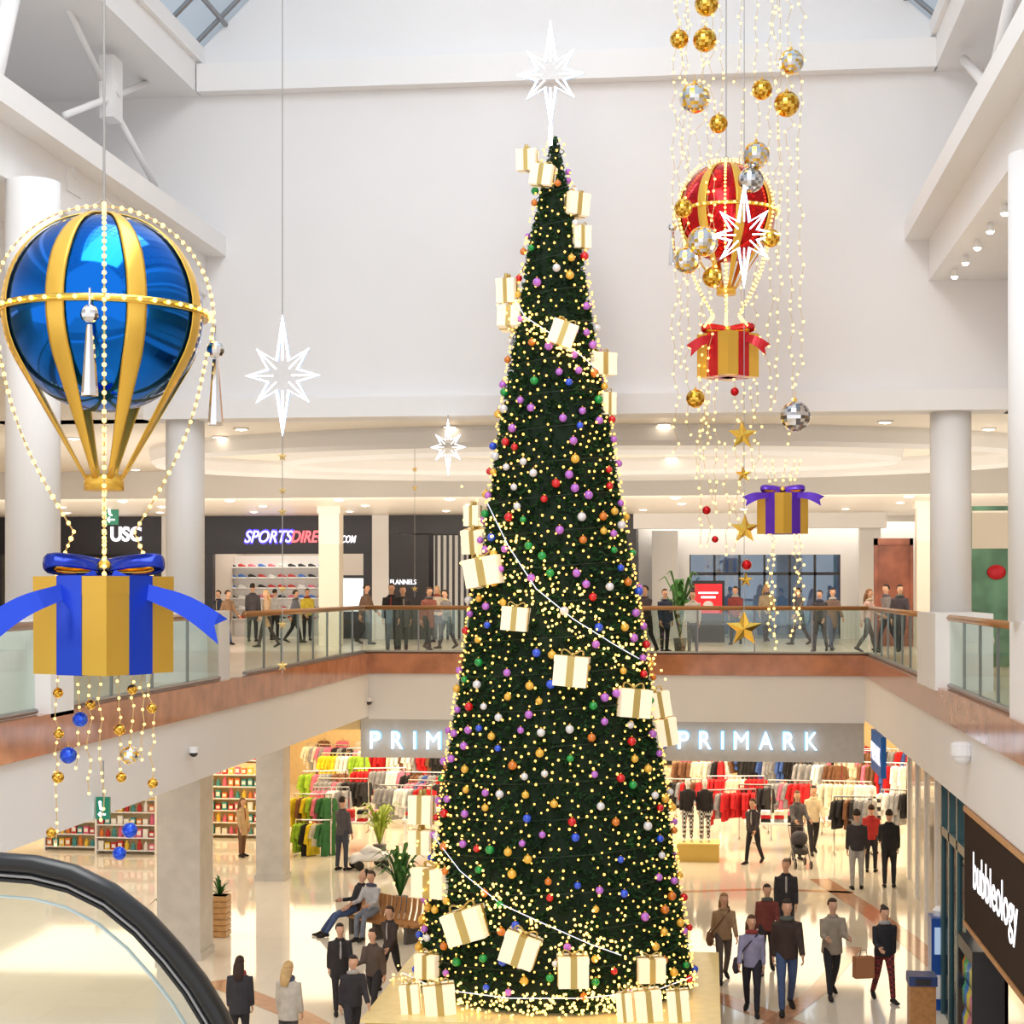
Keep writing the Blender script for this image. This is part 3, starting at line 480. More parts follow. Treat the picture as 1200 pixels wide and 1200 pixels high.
for (px,py,w,h,r,lab) in GF:
    p=surf(px,py);k=scl(px,p.y);d=(p-V((TX,TY,p.z)));d=d.normalized() if d.length>.01 else V((0,-1,0))
    p=p+V((0,-.1,0));W=w/k/.5*.92;H=h/k/.48;rz=math.atan2(d.y,d.x)+pi/2+rnd.uniform(-.3,.3)
    if f1: o=pg;f1=False;o.location=p;tag(o,lab,None,'cream gift boxes on the tree');o.rotation_euler.z=rz*.3;o.scale=(W,W*.9,H)
    else: o=dup(pg,p,rz*.3,lab,sc=(W,W*.9,H))
    o.rotation_euler.y=radians(r)
for (px,py,w,h,lab) in BASE:
    Y=25.28+rnd.uniform(0,.2);p=at(px,py,Y);k=scl(px,Y);H=h/k/.48;dup(pg,(p.x,Y,ZP+.222*H),rnd.uniform(-.2,.2),lab,sc=(w/k/.5*.9,w/k/.5*.8,H))
# ---------- LED stars
LEDE=mat('led_tube_edge',(150,176,220),.4,e=.35,samp=False)
def ledstar(px,py,R,Y,lab,top=30,wire=True,cat='star',asp=.62,th=1.):
    p=at(px,py,Y);t=empty('led_star',p,0,lab,cat);k=R/scl(px,Y)
    def poly(s,inn=.27):
        out=[]
        for i in range(16):
            a=pi/2+i*pi/8;r=k*s*(inn if i%2 else (1 if i in(0,8) else asp))
            out.append(V((r*cos(a),0,r*sin(a))))
        return out
    B().loft(poly(1),k*.024*th,8,ref=(0,1,0),cl=True).go('outline',LED,t,sm=True)
    # second outline just behind the LED tube, steel blue with weak emission
    B().loft([v+V((0,k*.04,0)) for v in poly(1.0)],(k*.02,k*.042*th),8,ref=(0,1,0),cl=True).go('rear_outline',LEDE,t,sm=True)
    q=poly(1);b=B()
    for i in range(0,16,2): b.loft([q[i]*.25,q[i]*.9],k*.013*th,6,ref=(0,1,0))
    b.go('spoke',LED,t,sm=True)
    if wire: B().loft([(0,0,k),(0,0,top-p.z)],.008,5).go('hanging_wire',WIRE,t)
    return t
ledstar(645,87,62,TY-.1,'white LED star standing on the very top of the Christmas tree',wire=False);B().loft([at(645,148,TY-.1),at(645,170,TY-.1)],.03,8).go('star_spike',LED,None,'short white spike holding the star on the tree top','spike')
ledstar(331,440,70,22,'large white LED star hanging between blue balloon and tree',20.8,th=.85);ledstar(525,524,33,29.6,'small white LED star hanging under the ledge of the white wall',ZH,th=.7);ledstar(872,275,62,25.4,'white LED star hanging in front of the red balloon',20.8)
# gold 5-point stars
def gstar(px,py,R,Y,lab,grp=None):
    p=at(px,py,Y);k=R/scl(px,Y);vs=[V((0,-.3*k,0)),V((0,.3*k,0))];rz=rnd.uniform(-.4,.4)
    for i in range(10):
        a=pi/2+i*pi/5;r=k if i%2==0 else k*.42;vs.append(V((r*cos(a),0,r*sin(a))))
    fs=[];[fs.extend([(0,2+i,2+(i+1)%10),(1,2+(i+1)%10,2+i)]) for i in range(10)]
    B().add(vs,fs).go('gold_star',GOLDM if R>8.5 else mat('pale_gold',(222,190,120),.3,.5),None,lab,'star',grp,loc=p,rz=rz)
for px,py,R,lab in((870,510,18,'gold star below the red gift box, upper one in the chain'),(871,556,10,'tiny gold star between two larger gold stars'),(873,620,18,'gold star left of the purple gift box'),(874,680,9,'tiny gold star just above the large bottom gold star'),(872,737,22,'largest gold star hanging in front of the far balustrade')): gstar(px,py,R,25.8,lab)
for i,(py,R) in enumerate(((535,6),(575,5),(600,6),(690,5),(732,6),(780,7))): gstar(331,py,R,22,'small gold star on the wire under the large LED star','small gold stars under the LED star')
for i,(py,R) in enumerate(((550,4),(572,4),(690,4))): gstar(486,py,R,34,'tiny gold star on a wire left of the tree','tiny gold stars left of the tree')
def wire(px,y0,y1,Y,lab): a=at(px,y1,Y);z=at(px,y0,Y).z;B().loft([(0,0,0),(0,0,z-a.z)],.006,5).go('hanging_wire',WIRE,None,lab,'wire',loc=a)
wire(331,508,790,22,'thin wire carrying small gold stars under the LED star');wire(872,330,755,25.8,'thin wire carrying the gold stars right of the tree');wire(486,488,700,34,'thin wire carrying tiny gold stars left of the tree')
# ---------- balloons
def balloon(px,cy,rpx,Y,em,lab,zring,nb,top,tassel,box_dz,hw,ns,br,va):
    c=at(px,cy,Y);R=rpx/scl(px,Y);t=empty('hot_air_balloon',c,va,lab,'balloon')
    B().ball((0,0,0),R,48,32).go('envelope',em,t,sm=True)
    zr=zring*R;phi0=.28
    def mer(a,k,n=16,stop=-.55):
        ps=[]
        for i in range(n+1):
            th=pi/2+(stop-pi/2)*i/n;ps.append(V((k*R*cos(th)*cos(a),k*R*cos(th)*sin(a),k*R*sin(th))))
        e=ps[-1];q=V((.17*R*cos(a),.17*R*sin(a),zr))
        for i in range(1,7): ps.append(e.lerp(q,i/6))
        return ps
    for j in range(nb):
        a=phi0+2*pi*j/nb-pi/2;ps=mer(a,1.02);rs=[]
        for p in ps: rr=math.hypot(p.x,p.y)/R;rs.append((max(.035,hw*min(1,rr*1.15))*R,.01*R))
        B().loft(ps,rs,8,ref=(-sin(a),cos(a),0)).go('gold_stripe',GOLD,t,sm=True)
    B().lathe([(R*1.03,-.035*R),(R*1.055,-.035*R),(R*1.055,.035*R),(R*1.03,.035*R)],48).go('equator_band',GOLDM,t,sm=True)
    B().lathe([(.19*R,zr-.08*R),(.2*R,zr-.08*R),(.2*R,zr+.08*R),(.19*R,zr+.08*R)],24).go('neck_ring',GOLD,t,sm=True)
    ps=[V((1.08*R*cos(a),1.08*R*sin(a),0)) for a in [2*pi*i/44 for i in range(44)]];wb=B()
    for j in range(ns):
        a=-pi/2+2*pi*j/ns-.03;q=mer(a,1.1,24,-.35);ps+=q[1:25]
        st0=q[24];e1=V((.3*R*cos(a),.3*R*sin(a),zr-.5*R));pr=[st0.lerp(e1,i/21)+V((cos(a),sin(a),0))*.12*R*sin(pi*i/21) for i in range(22)]
        pr+=[pr[-1].lerp(V((.5*R*cos(a),.5*R*sin(a),box_dz*R)),i/7) for i in range(1,8)];ps+=pr[1:];wb.loft(q[:25]+pr[1:],.006,4)
    wb.loft([(0,-.1*R,zr-.1*R),(0,-.1*R,box_dz*R)],.006,4)
    for i in range(12): ps.append(V((0,-.1*R,zr-.1*R+(box_dz*R-zr)*i/12)))
    ps.sort(key=lambda p:p.y);wb.go('bulb_wire',CABLE,t);bulbs(t,ps,br,BULB2,WARM2)
    B().loft([(0,0,R),(0,0,top-c.z)],.01,6).loft([(0,0,R*1.18),(.25*R,0,R*.97)],.006,5).loft([(0,0,R*1.18),(-.25*R,0,R*.97)],.006,5).go('suspension_wire',WIRE,t)
    for (a,dz) in tassel:
        q=V((1.12*R*cos(a),1.12*R*sin(a),dz*R));B().ball(q,.09*R,12,8).lathe([(.03*R,-.1*R),(.08*R,-.75*R),(.08*R,-.78*R)],8,c=q).loft([q,q+V((0,0,.25*R))],.01,5).go('silver_tassel',SILV,t)
    return t,c,R
YB1=13.;VA=.38
bl,c,R=balloon(122,368,115,YB1,BLUEC,'large shiny blue balloon with gold stripes and light strings',-1.72,8,20.8,[(-pi/2-.15,-.18),(-.05,-.33)],-2.72,.1,4,.018,VA)
rb,c2,R2=balloon(851,250,57,27.,REDC,'shiny red balloon with gold stripes among hanging lights',-1.6,8,20.8,[(pi+.2,-.3)],-2.35,.1,6,.02,0)
def bowgift(px,py,side,h,Y,rm,lab,tl,td,va=0,bow=None):
    p=at(px,py,Y);g=gift('gift_box',side,h,GOLD,rm,lab,p,pi/4+va,k=.17,lid=1.006);X=MX.Rotation(-pi/4,4,'Z');bow=bow or rm
    T=X@MX.Translation((0,-.02,h/2+side*.1))@MX.Rotation(radians(58),4,'X')
    for sx in(-1,1):
        b=B();ribbonloop(b,(0,0,0),sx*side*.6,side*.12,side*.17);b.tf(T).go('bow_loop',bow,g,sm=True)
        b=B();ribbonloop(b,(0,0,0),sx*side*.5,side*.08,side*.14);b.tf(T).go('bow_lining',GOLDM,g,sm=True)
        n=12;vs=[];fs=[]
        for i in range(n+1):
            f=i/n;cp=V((sx*(side*.08+tl*f),-.08-side*.3*sin(f*2),h/2+.02-td*f**1.1-side*.03*sin(f*7)));hw=side*(.05+.09*f);wd=V((-.35*sx*1,-.05,-.93)).normalized()
            cut=V((-sx*side*.14,0,side*.05)) if i==n else V((0,0,0))
            for o_ in(-.006,.006):
                vs+=[X@(cp+wd*hw+V((0,o_,0))),X@(cp+cut+V((0,o_,0))),X@(cp-wd*hw+V((0,o_,0)))]
        for i in range(n):
            a,c_=i*6,i*6+6
            fs+=[(a,a+1,c_+1,c_),(a+1,a+2,c_+2,c_+1),(a+4,a+3,c_+3,c_+4),(a+5,a+4,c_+4,c_+5),(a+3,a,c_,c_+3),(a+2,a+5,c_+5,c_+2)]
        fs+=[(0,3,4,1),(1,4,5,2),(n*6,n*6+1,n*6+4,n*6+3),(n*6+1,n*6+2,n*6+5,n*6+4)]
        B().add(vs,fs).go('bow_tail',rm,g)
    B().ball((0,-.05,h/2+side*.1),side*.08).tf(X).go('bow_knot',GOLDM,g,sm=True);return g
bowgift(122,732,.76,.76,YB1,BLUER,'gold gift box with blue ribbon hanging under the blue balloon',.84,.44,VA,BLUED)
bowgift(853,417,.68,.68,27.,REDR,'gold gift box with red bow hanging below the red balloon',.56,.3);bowgift(917,602,.55,.62,26.5,PURR,'small gold gift box with purple bow hanging at right',.55,.14)
# ---------- hanging light strings
def lstring(px,y0,y1,Y,lab,sp=.17,grp='hanging light strings by the red balloon',jit=.035,r=.02,px1=None):
    a=at(px,y0,Y);c=at(px1 or px,y1,Y);t=empty('light_string',c,0,lab,'string lights',grp);n=int((a-c).length/sp);q=[]
    for i in range(n+1): q.append((a-c)*(1-(i+rnd.uniform(-.3,.3)*(0<i<n))/n)+V((rnd.gauss(0,jit),rnd.gauss(0,jit),0)))
    B().loft(q,.004,4).go('cable',CABLE,t);bulbs(t,q,r,BULB2,WARM2)
for i,(px,y1,Y) in enumerate(((791,530,26),(798,430,27.4),(807,510,27.6),(820,560,26.8),(829,640,26.3),(846,330,28),(868,365,28),(886,560,27.8),(902,480,27.4),(911,470,26.2),(925,520,27),(938,480,26),(803,330,25.6),(835,350,25.5),(915,300,25.4))):
    lstring(px,-90,y1,Y,'long string of warm lights hanging beside the red balloon')
for px,y0,y1 in((822,445,640),(838,445,600),(862,445,645),(880,445,560),(850,520,650),(830,450,520),(870,450,600)): lstring(px,y0,y1,26.9,'short string of warm lights under the red gift box',grp='light strings under the red gift box',sp=.15)
for px,y0,y1 in((902,625,745),(908,625,760),(930,625,745),(938,625,735)): lstring(px,y0,y1,26.5,'short string of warm lights under the purple gift box',grp='light strings under the purple gift box',sp=.1,jit=.03)
for px,p1 in((896,906),(905,911),(920,917),(930,922),(938,926)): lstring(px,540,580,26.5,'tiny string of lights spreading above the purple gift box',grp='lights above the purple gift box',sp=.1,px1=p1,jit=.01)
for px,y1 in((66,990),(92,900),(104,930),(140,915),(155,870),(168,890),(178,930),(118,960)): lstring(px,787,y1,YB1,'string of small lights dangling under the blue gift box',grp='light strings under the blue gift box',sp=.09,jit=.012,r=.012)
# hanging baubles and mirror balls
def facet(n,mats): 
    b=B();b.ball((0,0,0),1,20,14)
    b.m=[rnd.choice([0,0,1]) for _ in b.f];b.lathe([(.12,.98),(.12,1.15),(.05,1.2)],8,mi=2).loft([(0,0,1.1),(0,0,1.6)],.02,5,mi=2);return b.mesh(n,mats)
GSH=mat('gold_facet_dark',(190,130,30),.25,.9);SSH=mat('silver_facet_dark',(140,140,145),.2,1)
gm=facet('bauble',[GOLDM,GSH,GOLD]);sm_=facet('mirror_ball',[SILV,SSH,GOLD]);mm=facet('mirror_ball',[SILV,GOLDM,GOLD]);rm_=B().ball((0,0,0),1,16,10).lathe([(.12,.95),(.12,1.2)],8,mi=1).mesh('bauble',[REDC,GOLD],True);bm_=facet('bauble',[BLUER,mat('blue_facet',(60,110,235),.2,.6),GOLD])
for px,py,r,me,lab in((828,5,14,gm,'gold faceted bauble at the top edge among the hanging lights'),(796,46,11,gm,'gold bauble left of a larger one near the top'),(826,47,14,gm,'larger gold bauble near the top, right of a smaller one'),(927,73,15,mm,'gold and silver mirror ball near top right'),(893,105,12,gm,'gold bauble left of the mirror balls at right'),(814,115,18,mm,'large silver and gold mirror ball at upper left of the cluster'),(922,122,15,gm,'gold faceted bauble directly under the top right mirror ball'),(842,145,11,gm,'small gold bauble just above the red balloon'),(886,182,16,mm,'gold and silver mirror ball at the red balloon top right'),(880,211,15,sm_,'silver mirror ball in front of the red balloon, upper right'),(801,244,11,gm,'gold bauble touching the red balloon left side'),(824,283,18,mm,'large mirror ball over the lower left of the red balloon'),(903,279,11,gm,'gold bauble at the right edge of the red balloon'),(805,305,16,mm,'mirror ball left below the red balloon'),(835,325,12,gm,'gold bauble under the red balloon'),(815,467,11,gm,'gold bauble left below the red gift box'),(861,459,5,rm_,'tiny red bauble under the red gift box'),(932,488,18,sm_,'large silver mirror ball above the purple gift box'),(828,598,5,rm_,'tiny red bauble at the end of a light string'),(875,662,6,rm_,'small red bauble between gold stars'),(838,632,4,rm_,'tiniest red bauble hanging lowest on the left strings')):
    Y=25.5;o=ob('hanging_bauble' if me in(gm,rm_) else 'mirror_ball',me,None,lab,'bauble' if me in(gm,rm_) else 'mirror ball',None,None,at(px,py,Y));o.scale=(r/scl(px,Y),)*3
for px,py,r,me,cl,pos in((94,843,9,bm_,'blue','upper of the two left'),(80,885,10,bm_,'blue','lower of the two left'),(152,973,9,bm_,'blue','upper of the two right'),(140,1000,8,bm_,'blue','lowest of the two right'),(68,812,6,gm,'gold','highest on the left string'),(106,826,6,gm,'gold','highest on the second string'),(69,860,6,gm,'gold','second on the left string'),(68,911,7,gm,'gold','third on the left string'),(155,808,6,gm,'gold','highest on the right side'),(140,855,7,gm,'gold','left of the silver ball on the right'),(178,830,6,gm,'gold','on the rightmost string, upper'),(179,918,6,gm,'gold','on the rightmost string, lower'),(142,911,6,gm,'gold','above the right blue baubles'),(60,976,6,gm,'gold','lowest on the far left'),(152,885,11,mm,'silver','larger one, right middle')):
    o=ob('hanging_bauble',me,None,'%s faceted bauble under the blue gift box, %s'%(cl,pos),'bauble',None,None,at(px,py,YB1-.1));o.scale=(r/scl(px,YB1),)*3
# ---------- people
REM=[]
def rem(b,name,m,par,vox,extra=None):
    o=b.go(name,m,par);md=o.modifiers.new('r','REMESH');md.mode='VOXEL';md.voxel_size=vox;md.use_smooth_shade=True;REM.append((o,extra));return o
EYE=mat('eye_dark',(40,28,24),.2);LIP=mat('lip',(170,90,84),.5);pr2=random.Random(11)
def cl(c): return mat('wear_%d_%d_%d'%c,c,.85,noise=.12,ns=9) if isinstance(c,tuple) else c
SHIRT=[(176,170,166),(100,92,96),(70,74,96),(150,60,56),(186,170,140),(90,96,90)]
def person(lab,pos,face,h,top,bot,hair,style='short',hem=-.1,pose='stand',skin=(222,172,142),th=1.,arm=None,cat='person',shoe=(34,30,30),flip=False,turn=0):
    mq=cat=='mannequin';rt=empty('mannequin' if mq else 'person',pos,radians(face),lab,cat);rt.scale=(h/1.75,)*3
    if pose in('walk','stand') and not turn: turn=pr2.uniform(-.35,.35)
    j=pr2.uniform(.8,1.15)
    lg={'stand':[(.05,.06),(-.06,.05)],'walk':[(.34*j,.12),(-.24*j,.36)],'sit':[(1.4,1.4),(1.46,1.3)],'lounge':[(1.3,.6),(1.38,.8)]}[pose]
    ar=arm or {'stand':[(.08,.25,.1),(.02,.2,.1)],'walk':[(-.3*j,.25,.1),(.34*j,.45,.1)],'sit':[(.55,.9,.12),(.5,1.,.1)],'lounge':[(.3,1.2,.2),(.4,.8,.2)]}[pose]
    if not arm and pose in('walk','stand') and pr2.random()<.35: ar=[ar[0],(.25,pr2.uniform(.9,1.5),.12)]
    if flip: lg=lg[::-1];ar=ar[::-1]
    ln={'walk':.07,'sit':.08,'lounge':-.3}.get(pose,0.02);U=V((0,-sin(ln),cos(ln)));D=lambda t:V((0,-sin(t),-cos(t)))
    legs=[];low=9
    for i,sx in enumerate((-1,1)):
        a,k=lg[i];hp=V((sx*.088,0,-.03));kn=hp+D(a)*.43+V((sx*.012,0,0));an=kn+D(a-k)*.42
        pt=max(0,k-a-.15)*.8 if pose=='walk' else 0
        fd=V((sx*.15,-cos(pt),-sin(pt)));dn=V((0,sin(pt),-cos(pt)));he=an-fd*.06+dn*.045;to=an+fd*.17+dn*.05
        low=min(low,(he+dn*.035).z,(to+dn*.03).z);legs.append((hp,kn,an,he,to,fd,dn))
    P=V((0,0,-low));Q=lambda t,y=0,x=0:P+U*t+V((x,y,0))
    sk=mat('skin_%d_%d_%d'%skin,skin,.55);bd=B();ex=B()
    RH=MX.Rotation(turn,3,'Z')
    def H(x,y,z): v=RH@V((x,y,0));return P+U*z+v
    bd.loft([Q(-.06),Q(.15),Q(.4),Q(.5)],[(.12,.08),(.12,.08),(.14,.08),(.09,.06)],10);bd.loft([Q(.46,.01),Q(.63,-.01)],.053,10)
    hs=[(.588,.03,.034,-.045),(.603,.05,.058,-.028),(.64,.066,.08,-.012),(.685,.073,.092,-.002),(.735,.077,.098,.004),(.775,.07,.088,.008),(.805,.05,.062,.01),(.822,.02,.026,.01)]
    bd.loft([H(0,y,z) for z,_,_,y in hs],[(a,b_) for _,a,b_,_ in hs],14,ref=RH@V((1,0,0)))
    bd.loft([H(0,-.085,.725),H(0,-.112,.682),H(0,-.09,.668)],[.012,.018,.012],6)
    for sx in(-1,1): bd.ball(H(sx*.076,.008,.69),.03,8,6,sc=(.4,.7,1.1))
    if not mq:
        for sx in(-1,1): ex.ball(H(sx*.03,-.088,.705),.012,8,5,1)
        ex.ball(H(0,-.088,.637),.022,8,5,2,(1,.45,.35))
    tp_=B();hv=[hem,0,.14,.3,.42,.485,.53];rv=[(.178*th,.135*th) if hem<-.15 else (.165*th,.12*th),(.168*th,.125*th),(.155*th,.118*th),(.175*th,.122*th),(.186*th,.112*th),(.13,.085),(.062,.062)]
    if pose in('sit','lounge'): hv[0]=-.04
    tp_.loft([Q(a) for a in hv],rv,14)
    for i,sx in enumerate((-1,1)):
        a,e,ab=ar[i];sh=Q(.445,0,sx*.165);d1=V((sx*sin(ab),-sin(a)*cos(ab),-cos(a)*cos(ab)));el=sh+d1*.29;d2=V((sx*sin(ab)*.3,-sin(a+e),-cos(a+e))).normalized();wr=el+d2*.24
        tp_.loft([Q(.44,0,sx*.1),sh,el,wr],[.06,.068*th,.055*th,.045*th],10);bd.loft([Q(.43,0,sx*.08),sh,el,wr,wr+d2*.03],[.04,.048,.038,.028,.03],8)
        wv=V((0,-1,0))-d2*(-d2.y);wv=wv.normalized() if wv.length>.2 else V((0,0,1));nv=d2.cross(wv);nv=-nv if nv.x*sx>0 else nv
        ex.loft([wr,wr+d2*.05,wr+d2*.1],[(.028,.018),(.041,.017),(.038,.014)],8,ref=wv)
        for j,(o_,l_) in enumerate(((.028,.068),(.01,.078),(-.009,.072),(-.027,.056))):
            q=wr+d2*.095+wv*o_;ex.loft([q,q+d2*l_*.5+nv*.008,q+d2*l_*.82+nv*.028,q+d2*l_*.95+nv*.045],[.0095,.009,.008,.006],6)
        q=wr+d2*.03+wv*.03;ex.loft([q,q+d2*.03+wv*.025+nv*.01,q+d2*.06+wv*.03+nv*.025],[.012,.011,.008],6)
    tr_=B();tr_.loft([Q(.1),P,P+V((0,0,-.07))],[(.145,.105),(.158,.118),(.14,.11)],12)
    for (hp,kn,an,he,to,fd,dn) in legs:
        mid=hp.lerp(kn,.5);tr_.loft([P+hp+V((0,0,.05)),P+mid,P+kn,P+kn.lerp(an,.45),P+an+V((0,0,.0))],[.092,.085,.064,.06,.05],10);bd.loft([P+hp,P+kn,P+an,P+an+dn*.03],[.07,.05,.035,.03],8)
        B().loft([P+he,P+he.lerp(to,.35)+V((0,0,.022)),P+he.lerp(to,.75),P+to+fd*.03],[(.036,.036),(.042,.05),(.048,.034),(.03,.02)],10,ref=(1,0,0)).go('shoe',cl(shoe),rt,sm=True)
    mexp=ex.mesh('extra',[sk,EYE,LIP],True) if ex.v else None
    rem(bd,'body',[sk,EYE,LIP],rt,.016,mexp);rem(tp_,'jacket',[cl(top)],rt,.02);rem(tr_,'trousers',[cl(bot)],rt,.02)
    if not mq:
        sc3=pr2.choice(SHIRT);q=pr2.random()
        if q<.3: B().ball(Q(.3,-.09*th),.1,12,8,sc=(.34,.4,1.9)).go('shirt',cl(sc3),rt,sm=True)
        if q>.55: B().loft([Q(.515+.02*(cos(k*pi/6)),0)+V((.08*sin(k*pi/6),-.075*cos(k*pi/6),0)) for k in range(12)],.04,8,ref=(0,0,1),cl=True).go('scarf',cl(sc3),rt,sm=True)
        else: B().loft([Q(.51,0)+V((.075*sin(k*pi/6),-.07*cos(k*pi/6),0)) for k in range(12)],.026,6,ref=(0,0,1),cl=True).go('collar',cl(top),rt,sm=True)
    if hair:
        b=B();b.ball((0,0,0),1,18,12);lo=-.2 if style=='long' else -.35
        for i,v in enumerate(b.v):
            x,y,z=v;k=.7 if (y<-.25 and z<.42) or z<lo else 1
            b.v[i]=tuple(H(x*.087*k,y*.108*k+.012,.722+z*.112*k))
        if style=='long': b.loft([H(0,.04,.76),H(0,.075,.66),H(0,.1,.54),H(0,.125,.4)],[(.07,.05),(.098,.06),(.1,.05),(.07,.025)],12)
        if style=='bun': b.ball(H(0,.09,.8),.05)
        b.go('hair',cl(hair),rt,sm=True)
    return rt
def handbag(P,sx,c,lab):
    t=empty('shoulder_bag',P.location,P.rotation_euler.z,lab,'bag');t.scale=P.scale
    B().loft([(sx*.27,.02,.72),(sx*.28,.02,.8),(sx*.27,.02,.96)],[(.05,.14),(.07,.17),(.05,.13)],10,ref=(1,0,0)).go('bag_body',cl(c),t,sm=True)
    B().loft([(sx*.27,-.1,.95),(sx*.1,-.16,1.2),(-sx*.1,-.1,1.42),(-sx*.11,.02,1.47),(-sx*.08,.12,1.4),(sx*.12,.16,1.18),(sx*.27,.12,.95)],.014,6).go('strap',cl(c),t,sm=True)
BLK=(40,38,42);NAV=(44,50,72);JEAN=(70,88,126);GRY=(120,120,126);BRN=(70,48,36);BLO=(200,164,112);TAN=(176,146,112);DK=(52,42,36)
def pl_(lab,px,fy,hy,*a,**k):
    p=atz(px,fy,0);h=(fy-hy)/((fy-690)/7.1);h=min(1.9,max(1.5,h));return person(lab,p,a[0],h,*a[1:],**k)
# lower right
pA=pl_('person with light brown hair in a tan jacket walking leftmost right of the tree',848,1150,1046,10,(160,130,98),(92,80,74),(150,112,76),'long',pose='walk')
pB=pl_('person in a pale lilac jacket and dark leggings walking beside a tall man',881,1188,1072,-5,(150,146,176),(40,38,48),(92,66,48),'long',pose='walk',flip=True)
pl_('person in a dark red jacket half hidden behind the tall man in jeans',899,1140,1036,0,(120,58,50),(50,44,46),DK,pose='walk')
pl_('tall person in a dark brown jacket and blue jeans walking towards the viewer',922,1186,1046,5,(64,48,42),JEAN,DK,pose='walk',th=1.08)
pl_('person in a black jacket walking behind the group, furthest back of it',921,1110,1008,0,(48,46,50),(46,46,54),(120,100,84),pose='stand',th=1.05)
pl_('person in a grey beige padded coat and black trousers holding their hands together',975,1168,1052,12,(160,146,130),BLK,BRN,'short',hem=-.16,pose='walk',th=1.12,arm=[(.35,1.2,.1),(.35,1.2,.1)])
P7=pl_('person in a black top and red patterned leggings carrying a paper bag',1036,1173,1062,15,BLK,checkmat('pattern_leggings',(150,50,44),(50,30,34),22),DK,'bun',pose='walk',th=1.15,flip=True)
pl_('person in a dark jacket and light grey trousers standing with back turned',1004,1042,950,180,(58,54,58),(176,174,172),DK,'bun',pose='stand',th=1.05)
pl_('person all in black with back turned at the shop entrance',1042,1040,950,175,(34,33,36),(42,40,44),DK,pose='stand',th=1.12)
pl_('person in a red jacket between the two dark figures at the entrance',1021,1022,944,170,(190,50,46),BLK,BRN,pose='stand')
pl_('person in a cream jacket inside the shop entrance',953,1001,920,10,(226,206,170),(40,36,40),DK,'short',pose='walk')
pl_('person in a grey coat pushing the pushchair inside the entrance',934,1008,928,20,(100,94,98),(60,50,56),(110,80,60),'long',arm=[(.5,.7,.1),(.5,.7,.1)])
pl_('person in dark clothes striding into the shop right of the red clothes',883,1012,936,-30,(62,54,58),(40,36,40),DK,pose='walk')
handbag(pA,-1,(110,76,52),'brown shoulder bag of the person in the tan jacket');handbag(pB,-1,(60,54,66),'dark shoulder bag of the person in the lilac jacket')
# lower left
pl_('person in a beige coat browsing between the two stone pillars',284,1004,936,60,(206,180,140),(120,90,66),(120,90,60),'long',hem=-.3)
pl_('person in dark grey standing at the left shop entrance',401,1020,935,150,(84,80,84),(62,66,78),DK)
p1=atz(446,1100,0);brz=radians(-35)
bn=empty('wooden_bench',p1,brz,'curved slatted wooden bench left of the tree','bench')
for i in range(16):
    x=-1.0+i*2/15;z=.16*(x*x)
    B().box(x-.06,x+.06,-.28+z,.22+z,.36,.41).go('slat',WOOD,bn);B().loft([(x,.22+z,.38),(x,.3+z,.6),(x,.33+z,.84)],(.06,.02),6).go('back_slat',WOOD,bn)
for x in(-.8,0,.8): B().box(x-.04,x+.04,-.2+.16*x*x,.2+.16*x*x,0,.36).go('leg',POT,bn)
def bl_(x,y): return p1+V((x*cos(brz)-y*sin(brz),x*sin(brz)+y*cos(brz),0))
person('seated person in black with legs stretched out on the bench',bl_(-.75,-.02),-60,1.72,BLK,JEAN,DK,pose='lounge');person('seated person in a light grey hoodie and jeans on the bench',bl_(-.15,-.08),-25,1.7,(186,184,186),(120,126,138),(70,54,44),pose='sit')
pl_('person in a dark coat standing left of the dark group below the bench',398,1186,1097,20,(48,44,46),(46,42,44),DK,th=1.08,pose='walk',hem=-.26)
pl_('person in a dark coat at the right of the group below the bench',458,1160,1068,-30,(66,54,50),BLK,BRN,pose='walk')
pl_('person in a brown grey jacket in the middle of the group below the bench',438,1194,1088,-20,(90,76,68),(44,42,46),(70,52,42),pose='walk',flip=True)
pl_('nearest dark clothed person of the group at the tree platform corner',413,1234,1130,30,(50,46,50),(52,50,56),DK,pose='walk',th=1.1)
pl_('person with long dark hair and dark coat seen from behind',281,1238,1134,185,(50,48,54),BLK,(56,38,32),'long',hem=-.2,th=1.1)
pl_('person with long blond hair and pale grey coat seen from behind',338,1246,1138,170,(190,180,168),(70,66,66),BLO,'long',hem=-.2,th=1.1)
# paper bag
hp=P7.location;bg=empty('paper_bag',hp+V((-.36,-.12,.42)),.3,'brown paper carrier bag in the hand of the person in patterned leggings','bag')
B().box(-.17,.17,-.08,.08,0,.36).go('bag_body',mat('kraft',(170,112,72),.8),bg);B().loft([(-.07,0,.36),(-.05,0,.47),(.05,0,.47),(.07,0,.36)],.008,5).go('handle',mat('kraft2',(140,92,60),.8),bg)
